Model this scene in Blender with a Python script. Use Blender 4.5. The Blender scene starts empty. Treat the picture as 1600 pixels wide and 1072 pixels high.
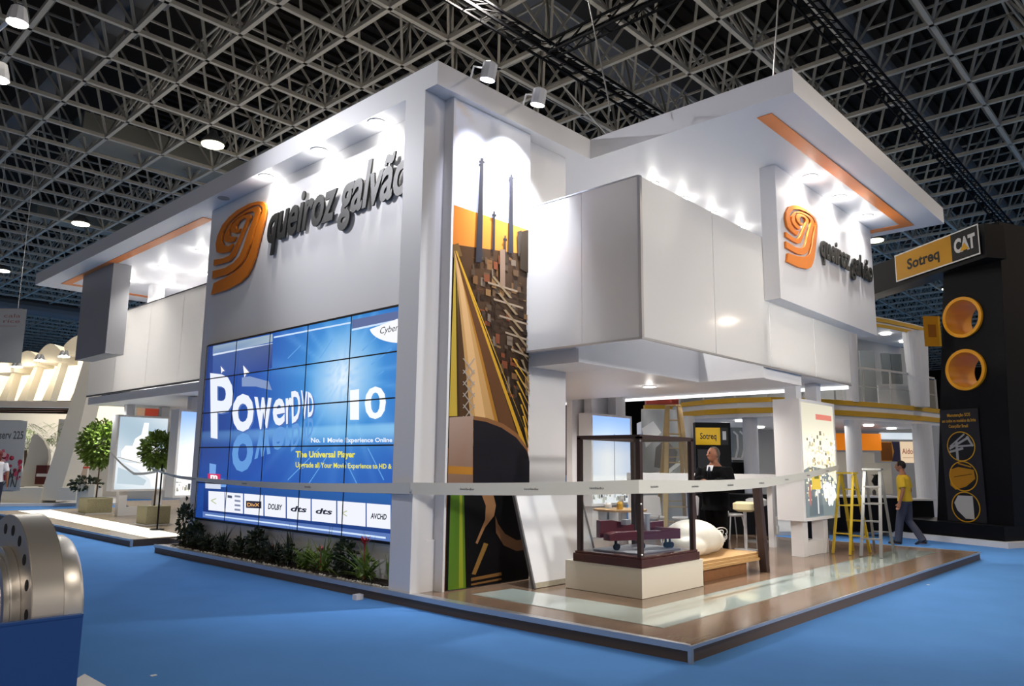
import bpy, bmesh, math, random
import numpy as np
from mathutils import Vector, Matrix
random.seed(7)
sc = bpy.context.scene
COL = sc.collection
PI = math.pi
# ------------------------------------------------------------------ camera
CAM = Vector((-5.7182, -3.3482, 1.58))
FPX = 1178.33
RM = Matrix(((0.68286, -0.12285, -0.72015), (-0.73046, -0.09967, -0.67564), (0.01123, 0.98741, -0.15779)))
cd = bpy.data.cameras.new('camera'); cam = bpy.data.objects.new('camera', cd); COL.objects.link(cam)
cd.sensor_width = 36; cd.lens = FPX * 36 / 1600; cd.clip_end = 400; cd.clip_start = 0.05
cam.matrix_world = Matrix.Translation(CAM) @ RM.to_4x4()
sc.camera = cam
sc.view_settings.view_transform = 'Standard'; sc.view_settings.look = 'None'
sc.view_settings.gamma = 1; sc.view_settings.use_curve_mapping = False
sc.view_settings.exposure = 0.14
# ------------------------------------------------------------------ world and hall lights
w = bpy.data.worlds.new('world'); sc.world = w; w.use_nodes = True
w.node_tree.nodes['Background'].inputs[0].default_value = (1.0, 0.86, 0.72, 1)
w.node_tree.nodes['Background'].inputs[1].default_value = 0.28

def lamp(kind, loc, power, color=(1, 1, 1), size=0.3, target=None, angle=70, blend=0.6, name=None, sy=None, spread=None):
    ld = bpy.data.lights.new(name or kind.lower() + '_light', kind); ld.energy = power; ld.color = color
    if kind == 'AREA':
        ld.shape = 'RECTANGLE' if sy else 'DISK'; ld.size = size
        if sy: ld.size_y = sy
        if spread: ld.spread = math.radians(spread)
    else:
        ld.shadow_soft_size = size
    if kind == 'SPOT':
        ld.spot_size = math.radians(angle); ld.spot_blend = blend; ld.use_shadow = True
    o = bpy.data.objects.new(name or kind.lower() + '_light', ld); COL.objects.link(o)
    o.location = loc
    if target is not None:
        o.rotation_euler = (Vector(target) - Vector(loc)).to_track_quat('-Z', 'Y').to_euler()
    return o
HALL_LAMPS = [(4.2 + 12.1 * i, 6.9 + 12.1 * j) for i in range(-2, 4) for j in range(-2, 5)]
for (lx, ly) in HALL_LAMPS:
    if lx < 0 and ly > 5: continue                       # lamps left out here so the faces on the left stay dim
    lamp('AREA', (lx, ly, 11.2), 260 if ly < 0 else 560, (1.0, 0.84, 0.66) if ly < 0 else (1.0, 0.93, 0.84), 0.8, name='hall_light')

lamp('SPOT', (2.0, -8.5, 4.4), 2300, (1.0, 0.95, 0.89), 0.5, (4.0, 3.2, 1.9), 50, 0.6, name='added_front_fill')  # added lamp out of view, brightens the front faces below the canopy
# ------------------------------------------------------------------ measuring helpers
def pt(ax, c, px, py):
    "point of the plane ax=c that the surveyed photograph shows at px,py"
    d = RM @ Vector((px - 800, -(py - 536), -FPX))
    i = 'xyz'.index(ax); t = (c - CAM[i]) / d[i]
    return CAM + d * t
def dp(px, py, depth):
    d = RM @ Vector((px - 800, -(py - 536), -FPX))
    return CAM + d * (depth / FPX)
def lin(c):
    if isinstance(c, str):
        c = tuple(int(c[i:i + 2], 16) / 255 for i in (0, 2, 4))
    return tuple(x / 12.92 if x <= 0.04045 else ((x + 0.055) / 1.055) ** 2.4 for x in c)
# ------------------------------------------------------------------ materials
MATS = {}
def mat(name, color, rough=0.5, metal=0.0, spec=0.5, emit=None, estr=0.0, noise=0.0, nscale=20.0, bump=0.0, trans=0.0, coat=0.0, alpha=1.0, ior=1.45):
    if name in MATS: return MATS[name]
    m = bpy.data.materials.new(name); m.use_nodes = True; nt = m.node_tree
    b = nt.nodes['Principled BSDF']; c = lin(color)
    b.inputs['Base Color'].default_value = (*c, 1); b.inputs['Roughness'].default_value = rough
    b.inputs['Metallic'].default_value = metal; b.inputs['Specular IOR Level'].default_value = spec
    b.inputs['Transmission Weight'].default_value = trans; b.inputs['Coat Weight'].default_value = coat
    b.inputs['Coat Roughness'].default_value = 0.05; b.inputs['IOR'].default_value = ior
    b.inputs['Alpha'].default_value = alpha
    if emit is not None:
        b.inputs['Emission Color'].default_value = (*lin(emit), 1); b.inputs['Emission Strength'].default_value = estr
    tc = nt.nodes.new('ShaderNodeTexCoord')
    nz = nt.nodes.new('ShaderNodeTexNoise'); nz.inputs['Scale'].default_value = nscale; nz.inputs['Detail'].default_value = 4
    nt.links.new(tc.outputs['Object'], nz.inputs['Vector'])
    if noise > 0:
        mx = nt.nodes.new('ShaderNodeMix'); mx.data_type = 'RGBA'
        mx.inputs['A'].default_value = (*[x * (1 - noise) for x in c], 1)
        mx.inputs['B'].default_value = (*[min(1, x * (1 + noise)) for x in c], 1)
        nt.links.new(nz.outputs['Fac'], mx.inputs['Factor']); nt.links.new(mx.outputs['Result'], b.inputs['Base Color'])
    if bump > 0:
        bp = nt.nodes.new('ShaderNodeBump'); bp.inputs['Strength'].default_value = bump; bp.inputs['Distance'].default_value = 0.01
        nt.links.new(nz.outputs['Fac'], bp.inputs['Height']); nt.links.new(bp.outputs['Normal'], b.inputs['Normal'])
    MATS[name] = m; return m
def picmat(name, emit, base=True, rough=0.35):
    "a printed or lit picture: colours stored on the mesh faces"
    m = bpy.data.materials.new(name); m.use_nodes = True; nt = m.node_tree
    b = nt.nodes['Principled BSDF']; a = nt.nodes.new('ShaderNodeAttribute'); a.attribute_name = 'col'
    b.inputs['Roughness'].default_value = rough; b.inputs['Specular IOR Level'].default_value = 0.2
    if base: nt.links.new(a.outputs['Color'], b.inputs['Base Color'])
    else: b.inputs['Base Color'].default_value = (0.02, 0.02, 0.025, 1)
    if emit > 0:
        nt.links.new(a.outputs['Color'], b.inputs['Emission Color']); b.inputs['Emission Strength'].default_value = emit
    return m
def planks(name, c1, c2, rough, along='x', width=0.19):
    m = bpy.data.materials.new(name); m.use_nodes = True; nt = m.node_tree; b = nt.nodes['Principled BSDF']
    tc = nt.nodes.new('ShaderNodeTexCoord'); mp = nt.nodes.new('ShaderNodeMapping')
    if along == 'y': mp.inputs['Rotation'].default_value = (0, 0, PI / 2)
    nt.links.new(tc.outputs['Object'], mp.inputs['Vector'])
    br = nt.nodes.new('ShaderNodeTexBrick'); br.inputs['Scale'].default_value = 1
    br.inputs['Brick Width'].default_value = 1.4; br.inputs['Row Height'].default_value = width
    br.inputs['Mortar Size'].default_value = 0.003; br.inputs['Bias'].default_value = -0.2
    br.inputs['Color1'].default_value = (*lin(c1), 1); br.inputs['Color2'].default_value = (*lin(c2), 1)
    br.inputs['Mortar'].default_value = (*[x * 0.5 for x in lin(c1)], 1)
    nt.links.new(mp.outputs['Vector'], br.inputs['Vector'])
    nz = nt.nodes.new('ShaderNodeTexNoise'); nz.inputs['Scale'].default_value = 6; nz.inputs['Detail'].default_value = 5
    mp2 = nt.nodes.new('ShaderNodeMapping'); mp2.inputs['Scale'].default_value = (0.5, 9, 1)
    nt.links.new(mp.outputs['Vector'], mp2.inputs['Vector']); nt.links.new(mp2.outputs['Vector'], nz.inputs['Vector'])
    mx = nt.nodes.new('ShaderNodeMix'); mx.data_type = 'RGBA'; mx.blend_type = 'MULTIPLY'; mx.inputs['Factor'].default_value = 0.35
    nt.links.new(br.outputs['Color'], mx.inputs['A']); nt.links.new(nz.outputs['Color'], mx.inputs['B'])
    nt.links.new(mx.outputs['Result'], b.inputs['Base Color']); b.inputs['Roughness'].default_value = rough
    return m
WHITE = mat('white_paint', 'dcdcdf', 0.45)
WHITE2 = mat('white_laminate', 'e2e2e4', 0.3)
def acrylic(name, col, tr=0.4):
    m = mat(name, col, 0.1, coat=0.3); nt = m.node_tree; b = nt.nodes['Principled BSDF']; o = nt.nodes['Material Output']
    t = nt.nodes.new('ShaderNodeBsdfTranslucent'); t.inputs['Color'].default_value = (*lin('f4f2ee'), 1); mx = nt.nodes.new('ShaderNodeMixShader'); mx.inputs['Fac'].default_value = tr
    nt.links.new(b.outputs[0], mx.inputs[1]); nt.links.new(t.outputs[0], mx.inputs[2]); nt.links.new(mx.outputs[0], o.inputs['Surface']); return m
GLOSSW = acrylic('white_gloss_panel', 'dfdfe0')
ACRYL = acrylic('white_satin_panel', 'd8d8d8', 0.55)
OFFWHITE = mat('cream_paint', 'd8d2c4', 0.5)
GREY = mat('grey_paint', '98989b', 0.5)
ORANGE = mat('orange_paint', 'dd7a1c', 0.4, noise=0.08, nscale=3)
ORANGE_S = mat('orange_strip', 'e0823c', 0.45)
CHAR = mat('charcoal_letters', '1c1c1b', 0.45)
CARPET = mat('blue_carpet', '568bcc', 0.95, spec=0.1, noise=0.10, nscale=1.5)
WOOD = planks('brown_laminate', '8d7460', '86705e', 0.16, 'x')
WOODL = planks('light_laminate', 'b5a48e', 'ab9a86', 0.25, 'y')
SIDE = mat('dark_plinth_side', '57493f', 0.5)
ALU = mat('aluminium', 'c3c3c6', 0.3, metal=0.7)
STRIPG = mat('pale_glass_strip', 'bccac6', 0.05, spec=0.7, coat=0.5)
STRIPL = mat('lit_glass_strip', 'f5f2e6', 0.2, emit='fff8e6', estr=0.9)
BLACK = mat('black_lacquer', '0c0c10', 0.45, spec=0.15)
SCRBLK = mat('screen_bezel', '07080c', 0.35)
DARKW = mat('dark_mahogany', '4a2a24', 0.25, noise=0.25, nscale=15)
DARKP = mat('dark_brown_post', '3d2e2c', 0.45)
STEELM = mat('ceiling_steel', 'a39d90', 0.6)
DECK = mat('ceiling_deck', '27231f', 0.9, spec=0.05)
DUCT = mat('grey_duct', '5a5a5a', 0.7)
TRUSSB = mat('black_truss', '09090b', 0.7, spec=0.1)
CHROME = mat('brushed_steel', 'dcdcdc', 0.33, metal=0.85)
CHROMEF = mat('machined_face', 'bcb6b0', 0.38, metal=0.8)
HOLE = mat('bolt_hole', '0a0a0c', 0.7)
BLUEP = mat('blue_paint', '2c5aa4', 0.5, noise=0.04, nscale=2)
BULB = mat('lamp_glow', 'ffffff', 0.5, emit='fff7e2', estr=14)
BULBY = mat('warm_lamp_glow', 'fffbe0', 0.5, emit='fff8cf', estr=10)
BULBC = mat('cool_lamp_glow', 'ffffff', 0.5, emit='e6e8ff', estr=14)
DOWN = mat('downlight_glow', 'ffffff', 0.5, emit='fffaf0', estr=9)
LEAF = mat('leaf_green', '35471d', 0.55, noise=0.45, nscale=9)
LEAFD = mat('dark_leaf_green', '26331f', 0.55, noise=0.4, nscale=12)
LEAFB = mat('bright_leaf_green', '6a8436', 0.5, noise=0.35, nscale=9)
BARK = mat('bark', '5b4a38', 0.8, noise=0.3, nscale=30)
SOIL = mat('soil', '2c241d', 0.95, noise=0.4, nscale=40, bump=0.8)
PEBBLE = mat('white_pebbles', 'd6d2c8', 0.8, noise=0.35, nscale=90, bump=0.9)
REDF = mat('red_petals', 'a8202c', 0.5)
REDM = mat('maroon_enamel', '5a1620', 0.35)
YEL = mat('yellow_paint', 'c89a12', 0.5)
YELR = mat('yellow_ring', 'e09a10', 0.4)
YSHIRT = mat('yellow_cotton', 'd2ac28', 0.85, noise=0.08, nscale=8)
SKIN = mat('skin', '96644a', 0.55)
HAIR = mat('dark_hair', '14100e', 0.7)
HAIRR = mat('reddish_hair', '5c1a1c', 0.7)
GREYH = mat('grey_hair', '4a423e', 0.8)
SUIT = mat('black_suit_cloth', '09090c', 0.9, spec=0.1)
SHIRTW = mat('white_cotton', 'd6d8e2', 0.8)
TROUS = mat('slate_trousers', '3b3d4a', 0.85, noise=0.1, nscale=10)
NAVY = mat('navy_denim', '1d2438', 0.85)
SHOE = mat('black_shoe_leather', '0d0c0c', 0.4)
PINE = mat('light_wood', 'b79d6c', 0.55, noise=0.15, nscale=10)
PLY = mat('plywood', 'b08c5c', 0.6, noise=0.12, nscale=14)
PALLET = mat('pallet_wood', '8b5f3c', 0.75, noise=0.2, nscale=20)
YLAD = mat('yellow_ladder_paint', 'bfa32c', 0.5)
WRAP = mat('white_plastic_wrap', 'e4dfd2', 0.35, bump=0.5, nscale=9)
TAPE = mat('white_barrier_tape', 'd9d9d2', 0.3)
STRAW = mat('straw_block', '9c967a', 0.9, noise=0.4, nscale=45, bump=0.8)
REDP = mat('red_panel', 'b8402a', 0.5)
CANVAS = mat('canvas_membrane', 'cfc5ae', 0.7)
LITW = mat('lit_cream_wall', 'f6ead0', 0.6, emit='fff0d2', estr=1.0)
# clear glass that stays see-through
def glass(name, tint=(0.93, 0.95, 0.95), a=0.12):
    m = bpy.data.materials.new(name); m.use_nodes = True; nt = m.node_tree; nt.nodes.clear()
    o = nt.nodes.new('ShaderNodeOutputMaterial'); mx = nt.nodes.new('ShaderNodeMixShader')
    t = nt.nodes.new('ShaderNodeBsdfTransparent'); g = nt.nodes.new('ShaderNodeBsdfGlossy')
    lw = nt.nodes.new('ShaderNodeLayerWeight'); pw = nt.nodes.new('ShaderNodeMath'); pw.operation = 'POWER'; pw.inputs[1].default_value = 4
    fr = nt.nodes.new('ShaderNodeMath'); fr.operation = 'MULTIPLY_ADD'; fr.inputs[1].default_value = 0.8; fr.inputs[2].default_value = 0.04
    nt.links.new(lw.outputs['Facing'], pw.inputs[0]); nt.links.new(pw.outputs[0], fr.inputs[0])
    t.inputs['Color'].default_value = (*tint, 1); g.inputs['Roughness'].default_value = 0.02
    nt.links.new(fr.outputs[0], mx.inputs['Fac']); nt.links.new(t.outputs[0], mx.inputs[1]); nt.links.new(g.outputs[0], mx.inputs[2])
    nt.links.new(mx.outputs[0], o.inputs['Surface']); return m
GLASS = glass('clear_glass', (0.93, 0.94, 0.94))
# ------------------------------------------------------------------ mesh builder
class MB:
    def __init__(s): s.v = []; s.f = []; s.mi = []; s.col = []; s.m = 0; s.c = (1, 1, 1)
    def add(s, vs, fs, col=None):
        n = len(s.v); s.v += [tuple(v) for v in vs]
        for f in fs: s.f.append([n + i for i in f]); s.mi.append(s.m); s.col.append(col or s.c)
    def box(s, x0, x1, y0, y1, z0, z1):
        s.add([(x0, y0, z0), (x1, y0, z0), (x1, y1, z0), (x0, y1, z0), (x0, y0, z1), (x1, y0, z1), (x1, y1, z1), (x0, y1, z1)],
              [(3, 2, 1, 0), (4, 5, 6, 7), (0, 1, 5, 4), (1, 2, 6, 5), (2, 3, 7, 6), (3, 0, 4, 7)]); return s
    def bar(s, a, b, w, h=None, up=(0, 0, 1)):
        a = Vector(a); b = Vector(b); h = h or w; d = (b - a).normalized(); u = Vector(up)
        if abs(d.dot(u)) > 0.98: u = Vector((1, 0, 0))
        r = d.cross(u).normalized(); u = r.cross(d); r = r * w / 2; u = u * h / 2
        s.add([a - r - u, a + r - u, a + r + u, a - r + u, b - r - u, b + r - u, b + r + u, b - r + u],
              [(3, 2, 1, 0), (4, 5, 6, 7), (0, 1, 5, 4), (1, 2, 6, 5), (2, 3, 7, 6), (3, 0, 4, 7)]); return s
    def rings(s, rs, caps=True):
        n = len(rs[0]); k = len(rs); vs = [p for r in rs for p in r]; fs = []
        for i in range(k - 1):
            for j in range(n):
                a = i * n + j; b = i * n + (j + 1) % n; fs.append((a, b, b + n, a + n))
        if caps: fs.append(tuple(range(n - 1, -1, -1))); fs.append(tuple((k - 1) * n + j for j in range(n)))
        s.add(vs, fs); return s
    def tube(s, path, rad, n=10, ell=None, ref=None, caps=True):
        path = [Vector(p) for p in path]; k = len(path)
        if not hasattr(rad, '__len__'): rad = [rad] * k
        rs = []; prev = None
        for i, p in enumerate(path):
            t = (path[min(i + 1, k - 1)] - path[max(i - 1, 0)])
            t = t.normalized() if t.length > 1e-9 else Vector((0, 0, 1))
            u = prev if prev is not None else (Vector(ref) if ref is not None else Vector((0, 0, 1)) if abs(t.z) < 0.9 else Vector((1, 0, 0)))
            u = (u - t * u.dot(t)).normalized(); prev = u; v = t.cross(u)
            r = rad[i]; ru, rv = (r if hasattr(r, '__len__') else (r, r))
            rs.append([p + u * ru * math.cos(2 * PI * j / n) + v * rv * math.sin(2 * PI * j / n) for j in range(n)])
        return s.rings(rs, caps)
    def cyl(s, a, b, r, r2=None, n=20): return s.tube([a, b], [r, r if r2 is None else r2], n)
    def ball(s, c, r, n=12, m=8):
        c = Vector(c); r = Vector(r) if hasattr(r, '__len__') else Vector((r, r, r)); rs = []
        for i in range(1, m):
            a = PI * i / m
            rs.append([c + Vector((r.x * math.sin(a) * math.cos(2 * PI * j / n), r.y * math.sin(a) * math.sin(2 * PI * j / n), -r.z * math.cos(a))) for j in range(n)])
        k = len(s.v); s.rings(rs, caps=False)
        nb = len(s.v); s.v += [tuple(c - Vector((0, 0, r.z))), tuple(c + Vector((0, 0, r.z)))]
        for j in range(n):
            s.f.append([nb, k + (j + 1) % n, k + j]); s.mi.append(s.m); s.col.append(s.c)
            q = k + (m - 2) * n; s.f.append([nb + 1, q + j, q + (j + 1) % n]); s.mi.append(s.m); s.col.append(s.c)
        return s
    def prism(s, pts, off):
        "polygon (3-D points in a plane) extruded by vector off"
        off = Vector(off); n = len(pts); a = [Vector(p) for p in pts]; b = [p + off for p in a]
        s.add(a + b, [tuple(range(n - 1, -1, -1)), tuple(range(n, 2 * n))] + [(i, (i + 1) % n, (i + 1) % n + n, i + n) for i in range(n)]); return s
    def build(s, name, mats, parent=None, smooth=False, loc=None, bevel=0, attr=False):
        me = bpy.data.meshes.new(name); me.from_pydata([tuple(v) for v in s.v], [], s.f)
        if not isinstance(mats, (list, tuple)): mats = [mats]
        for m in mats: me.materials.append(m)
        me.polygons.foreach_set('material_index', [min(i, len(mats) - 1) for i in s.mi])
        if attr:
            a = me.color_attributes.new('col', 'FLOAT_COLOR', 'CORNER'); buf = []
            for f, c in zip(s.f, s.col):
                if c and hasattr(c[0], '__len__'):
                    for cc in c: buf += [*cc, 1]
                else: buf += [*c, 1] * len(f)
            a.data.foreach_set('color', buf)
        me.update()
        if not attr:
            bm = bmesh.new(); bm.from_mesh(me); bmesh.ops.recalc_face_normals(bm, faces=bm.faces); bm.to_mesh(me); bm.free()
        if smooth:
            me.polygons.foreach_set('use_smooth', [True] * len(me.polygons))
            try: me.set_sharp_from_angle(angle=math.radians(40))
            except Exception: pass
        o = bpy.data.objects.new(name, me); COL.objects.link(o)
        if parent is not None: o.parent = parent
        if loc is not None: o.location = loc
        if bevel:
            b = o.modifiers.new('bevel', 'BEVEL'); b.width = bevel; b.segments = 2; b.limit_method = 'ANGLE'
        return o
def tag(o, label=None, cat=None, group=None, kind=None):
    if label: o['label'] = label
    if cat: o['category'] = cat
    if group: o['group'] = group
    if kind: o['kind'] = kind
    return o
def thing(name, label, cat, loc=(0, 0, 0), rz=0, group=None):
    o = bpy.data.objects.new(name, None); o.empty_display_size = 0.1; COL.objects.link(o)
    o.location = loc; o.rotation_euler = (0, 0, rz); return tag(o, label, cat, group)
def copy_tree(o, parent=None):
    c = o.copy(); COL.objects.link(c)
    if parent is not None: c.parent = parent
    for ch in list(o.children): copy_tree(ch, c)
    return c
def structure(mb, name, m, **k): return tag(mb.build(name, m, **k), kind='structure')
def keep(root, parts):
    "hang parts built in world coordinates under an Empty that stands at their base"
    for p in parts:
        p.parent = root; p.matrix_parent_inverse = Matrix.Translation(-Vector(root.location))
    return root
# text as polygons
def textmesh(s, bold=0.0, extrude=0.0, shear=0.0, res=3):
    cu = bpy.data.curves.new('t', 'FONT'); cu.body = s; cu.size = 1; cu.offset = bold; cu.extrude = extrude; cu.shear = shear
    cu.resolution_u = res; cu.fill_mode = 'BOTH' if extrude else 'FRONT'
    o = bpy.data.objects.new('t', cu); COL.objects.link(o)
    dg = bpy.context.evaluated_depsgraph_get(); me = o.evaluated_get(dg).to_mesh()
    v = [tuple(x.co) for x in me.vertices]; f = [tuple(p.vertices) for p in me.polygons]
    o.evaluated_get(dg).to_mesh_clear(); bpy.data.objects.remove(o); bpy.data.curves.remove(cu)
    return v, f
class Pic:
    "flat picture: origin lower-left, u and v unit vectors; layers a hair apart"
    def __init__(s, org, u, v): s.o = Vector(org); s.u = Vector(u).normalized(); s.v = Vector(v).normalized(); s.n = s.u.cross(s.v); s.mb = MB(); s.l = 0; s.step = 0.00025
    def p(s, a, b, k=None): return s.o + s.u * a + s.v * b + s.n * (s.step * (s.l if k is None else k))
    def poly(s, pts, col, up=True):
        if up: s.l += 1
        ar = sum(pts[i][0] * pts[(i + 1) % len(pts)][1] - pts[(i + 1) % len(pts)][0] * pts[i][1] for i in range(len(pts)))
        if ar < 0: pts = pts[::-1]; col = col[::-1] if isinstance(col, list) else col
        c = [lin(x) for x in col] if isinstance(col, list) else lin(col)
        s.mb.add([s.p(*q) for q in pts], [tuple(range(len(pts)))], c); return s
    def rect(s, a0, b0, a1, b1, col, up=True): return s.poly([(a0, b0), (a1, b0), (a1, b1), (a0, b1)], col, up)
    def line(s, a, b, w, col, up=True):
        dx, dy = b[0] - a[0], b[1] - a[1]; L = math.hypot(dx, dy) or 1; nx, ny = -dy / L * w / 2, dx / L * w / 2
        return s.poly([(a[0] + nx, a[1] + ny), (a[0] - nx, a[1] - ny), (b[0] - nx, b[1] - ny), (b[0] + nx, b[1] + ny)], col, up)
    def disc(s, c, ra, col, rb=None, n=24, up=True, ring=None):
        rb = rb or ra
        P = [(c[0] + ra * math.cos(2 * PI * i / n), c[1] + rb * math.sin(2 * PI * i / n)) for i in range(n)]
        if ring is None: return s.poly(P, col, up)
        if up: s.l += 1
        for i in range(n):
            j = (i + 1) % n; q = lambda z: (c[0] + (z[0] - c[0]) * ring, c[1] + (z[1] - c[1]) * ring)
            s.poly([P[i], P[j], q(P[j]), q(P[i])], col, False)
        return s
    def text(s, t, a, b, h, col, width=None, bold=0.0, shear=0.0, warp=None):
        s.l += 1; v, f = textmesh(t, bold, 0, shear)
        if not v: return s
        x0 = min(q[0] for q in v); x1 = max(q[0] for q in v); k = h
        kx = (width / (x1 - x0)) if width else k
        P = [((q[0] - x0) * kx + a, q[1] * k + b) for q in v]
        if warp: P = [warp(*q) for q in P]
        s.mb.add([s.p(*q) for q in P], f, lin(col)); return s
    def grid(s, W, H, nu, nv, fn):
        "fn(u,v in 0..1) -> rgb"
        s.l += 1; V = [s.p(W * i / nu, H * j / nv) for j in range(nv + 1) for i in range(nu + 1)]
        C = [lin(tuple(min(1, max(0, q)) for q in fn(i / nu, j / nv))) for j in range(nv + 1) for i in range(nu + 1)]
        F = []; base = len(s.mb.v); s.mb.v += [tuple(q) for q in V]
        for j in range(nv):
            for i in range(nu):
                a = j * (nu + 1) + i; idx = (a, a + 1, a + nu + 2, a + nu + 1)
                s.mb.f.append([base + q for q in idx]); s.mb.mi.append(0); s.mb.col.append([C[q] for q in idx])
        return s
    def build(s, name, m, parent=None): return s.mb.build(name, m, parent, attr=True)
def mixc(a, b, t):
    t = min(1, max(0, t)); return tuple(x + (y - x) * t for x, y in zip(a, b))
def hx(c): return tuple(int(c[i:i + 2], 16) / 255 for i in (0, 2, 4))
PRINT = picmat('printed_picture', 0.0)
SCREEN = picmat('lit_screen', 0.95, base=False, rough=0.15)
LIGHTB = picmat('backlit_picture', 1.15, base=False)
LIGHTB2 = picmat('softly_backlit_picture', 1.0, base=False)
# ================================================================== THE HALL
mb = MB(); mb.box(-30, 80, -30, 100, -0.2, 0); structure(mb, 'floor', CARPET)
mb = MB(); mb.box(-30, 80, 99, 99.3, 0, 16); structure(mb, 'wall_left', DECK)
mb = MB(); mb.box(80, 80.3, -30, 100, 0, 16); structure(mb, 'wall_back', DECK)
# roof deck with purlins
mb = MB(); mb.box(-30, 80.3, -30, 99.3, 15.7, 16.0)
for i in range(0, 200):
    y = -4 + i * 0.5
    if y < 60: mb.box(5, 70, y, y + 0.14, 15.55, 15.7)
CEIL = structure(mb, 'ceiling', DECK)
# double-layer space frame
Z0, Z1, DX, X0, Y0 = 11.58, 13.5, 1.735, 3.6, 14.43
def proj(p):
    v = RM.transposed() @ (Vector(p) - CAM)
    if v.z > -0.5: return None
    return 800 + FPX * v.x / -v.z, 536 - FPX * v.y / -v.z, -v.z
def inview(p, m=260, far=120):
    q = proj(p); return q is not None and -m < q[0] < 1600 + m and -m < q[1] < 800 and q[2] < far
bot = MB(); webs = MB(); top = MB()
def bar2(mb, a, b, w):
    mb.bar(a, b, w)
for i in range(-12, 46):
    for j in range(-12, 50):
        x = X0 + i * DX; y = Y0 + j * DX; p = (x, y, Z0)
        if not inview(p): continue
        d = (Vector(p) - CAM).length
        wc = 0.105; wd = 0.06
        bot.bar(p, (x + DX, y, Z0), wc); bot.bar(p, (x, y + DX, Z0), wc)
        h = DX / 2
        top.bar((x + h, y + h, Z1), (x + h + DX, y + h, Z1), 0.055); top.bar((x + h, y + h, Z1), (x + h, y + h + DX, Z1), 0.055)
        for sx, sy in ((h, h), (-h, h), (h, -h), (-h, -h)):
            webs.bar(p, (x + sx, y + sy, Z1), wd)
frame = bot.build('lower_chords', STEELM, CEIL); wb = webs.build('web_members', STEELM, CEIL); tb = top.build('upper_chords', STEELM, CEIL)
for o in (frame, wb, tb): o['kind'] = 'structure'
# main girders and ducts above the lower chords
mb = MB()
mb.box(-0.2, 0.35, 4, 90, 12.3, 12.9)
for j in range(3, 40): mb.prism([(0.1, 6 + j * 1.735, 12.3), (0.1, 6.5 + j * 1.735, 12.3), (0.1, 6.4 + j * 1.735, 11.7), (0.1, 6.1 + j * 1.735, 11.7)], (0.25, 0, 0))
o = mb.build('girder', DUCT, CEIL); o['kind'] = 'structure'
mb = MB(); mb.box(8, 75, 8.6, 10.1, 13.9, 14.6); o = mb.build('air_duct', DUCT, CEIL); o['kind'] = 'structure'
mb = MB(); mb.cyl((6, 2.3, 12.2), (75, 2.3, 12.2), 0.22, n=12); mb.cyl((9, -1.2, 12.6), (75, -1.2, 12.6), 0.2, n=12)
mb.cyl((-6, 52, 11.2), (60, 52, 11.2), 0.5, n=12)
o = mb.build('service_pipe', DUCT, CEIL); o['kind'] = 'structure'
mb = MB(); mb.box(1.5, 7, 22.5, 24.0, 12.0, 12.7); mb.box(3, 14, 33, 34.2, 12.0, 12.6)
o = mb.build('ventilation_box', mat('vent_grey', '77756a', 0.7), CEIL); o['kind'] = 'structure'

# hi-bay lamps under the roof
n = 0
HB = {(0, 1): 'warm round hall lamp hanging from the roof grid above the booth canopy',
      (0, 2): 'warm round hall lamp in the roof grid, second one along towards the far left',
      (0, 3): 'small warm round hall lamp at the left edge of the photo', (2, 0): 'round hall lamp just under the canopy tip beside the yellow sign'}
for i in range(-2, 4):
    for j in range(-2, 5):
        x, y = 4.2 + 12.1 * i, 6.9 + 12.1 * j
        if not inview((x, y, 11.4), 0) or (x < 0 and y > 5): continue
        t = thing('hall_lamp', HB.get((i, j), 'round hall lamp hanging in the far roof grid'), 'lamp', (x, y, 11.42), 0, 'hall lamps under the roof grid')
        m1 = MB(); m1.tube([(0, 0, 0), (0, 0, 0.12), (0, 0, 0.3), (0, 0, 0.45)], [0.36, 0.33, 0.16, 0.1], 20); h = m1.build('housing', DUCT, t, True)
        m1 = MB(); m1.cyl((0, 0, -0.04), (0, 0, -0.005), 0.33, n=24); m1.build('lens', BULBY, t)
# ================================================================== THE BOOTH
# platform
B = thing('booth_platform', 'low brown laminate platform with dark edge under the white stand', 'platform', (0, 0, 0))
def plat(pts, z0, z1, name, m, par): mb = MB(); mb.prism([(x, y, z0) for x, y in pts], (0, 0, z1 - z0)); return mb.build(name, m, par)
P1 = [(0, 0.0), (9.9, 0.0), (9.9, 11.0), (0.45, 11.0), (0.45, 10.3), (-0.14, 10.3)]
P1 = [(-0.02, -0.02), (9.95, -0.02), (9.95, 11.2), (0.5, 11.2), (0.5, 10.25), (-0.14, 10.25), (-0.14, 2.5)]
plat(P1, 0, 0.122, 'side_panel', SIDE, B)
plat([(x + (0.01 if x < 1 else -0.01), y + (0.01 if y < 1 else -0.01)) for x, y in P1], 0.122, 0.13, 'laminate_deck', WOOD, B)
mb = MB()
mb.bar((-0.03, -0.03, 0.118), (-0.15, 2.5, 0.118), 0.02, 0.05); mb.bar((-0.15, 2.5, 0.118), (-0.15, 10.25, 0.118), 0.02, 0.05)
mb.bar((-0.03, -0.03, 0.12), (9.96, -0.03, 0.12), 0.014, 0.028); mb.bar((-0.035, -0.035, 0), (-0.035, -0.035, 0.14), 0.035)
mb.prism([(-0.03, -0.03, 0.131), (-0.14, 2.5, 0.131), (-0.14, 10.2, 0.131), (-0.02, 10.2, 0.131), (-0.02, 2.5, 0.131), (0.03, 0.0, 0.131)], (0, 0, 0.006))
mb.bar((9.96, -0.03, 0.12), (9.96, 3.0, 0.12), 0.014, 0.028)
mb.build('edge_trim', ALU, B)
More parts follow.
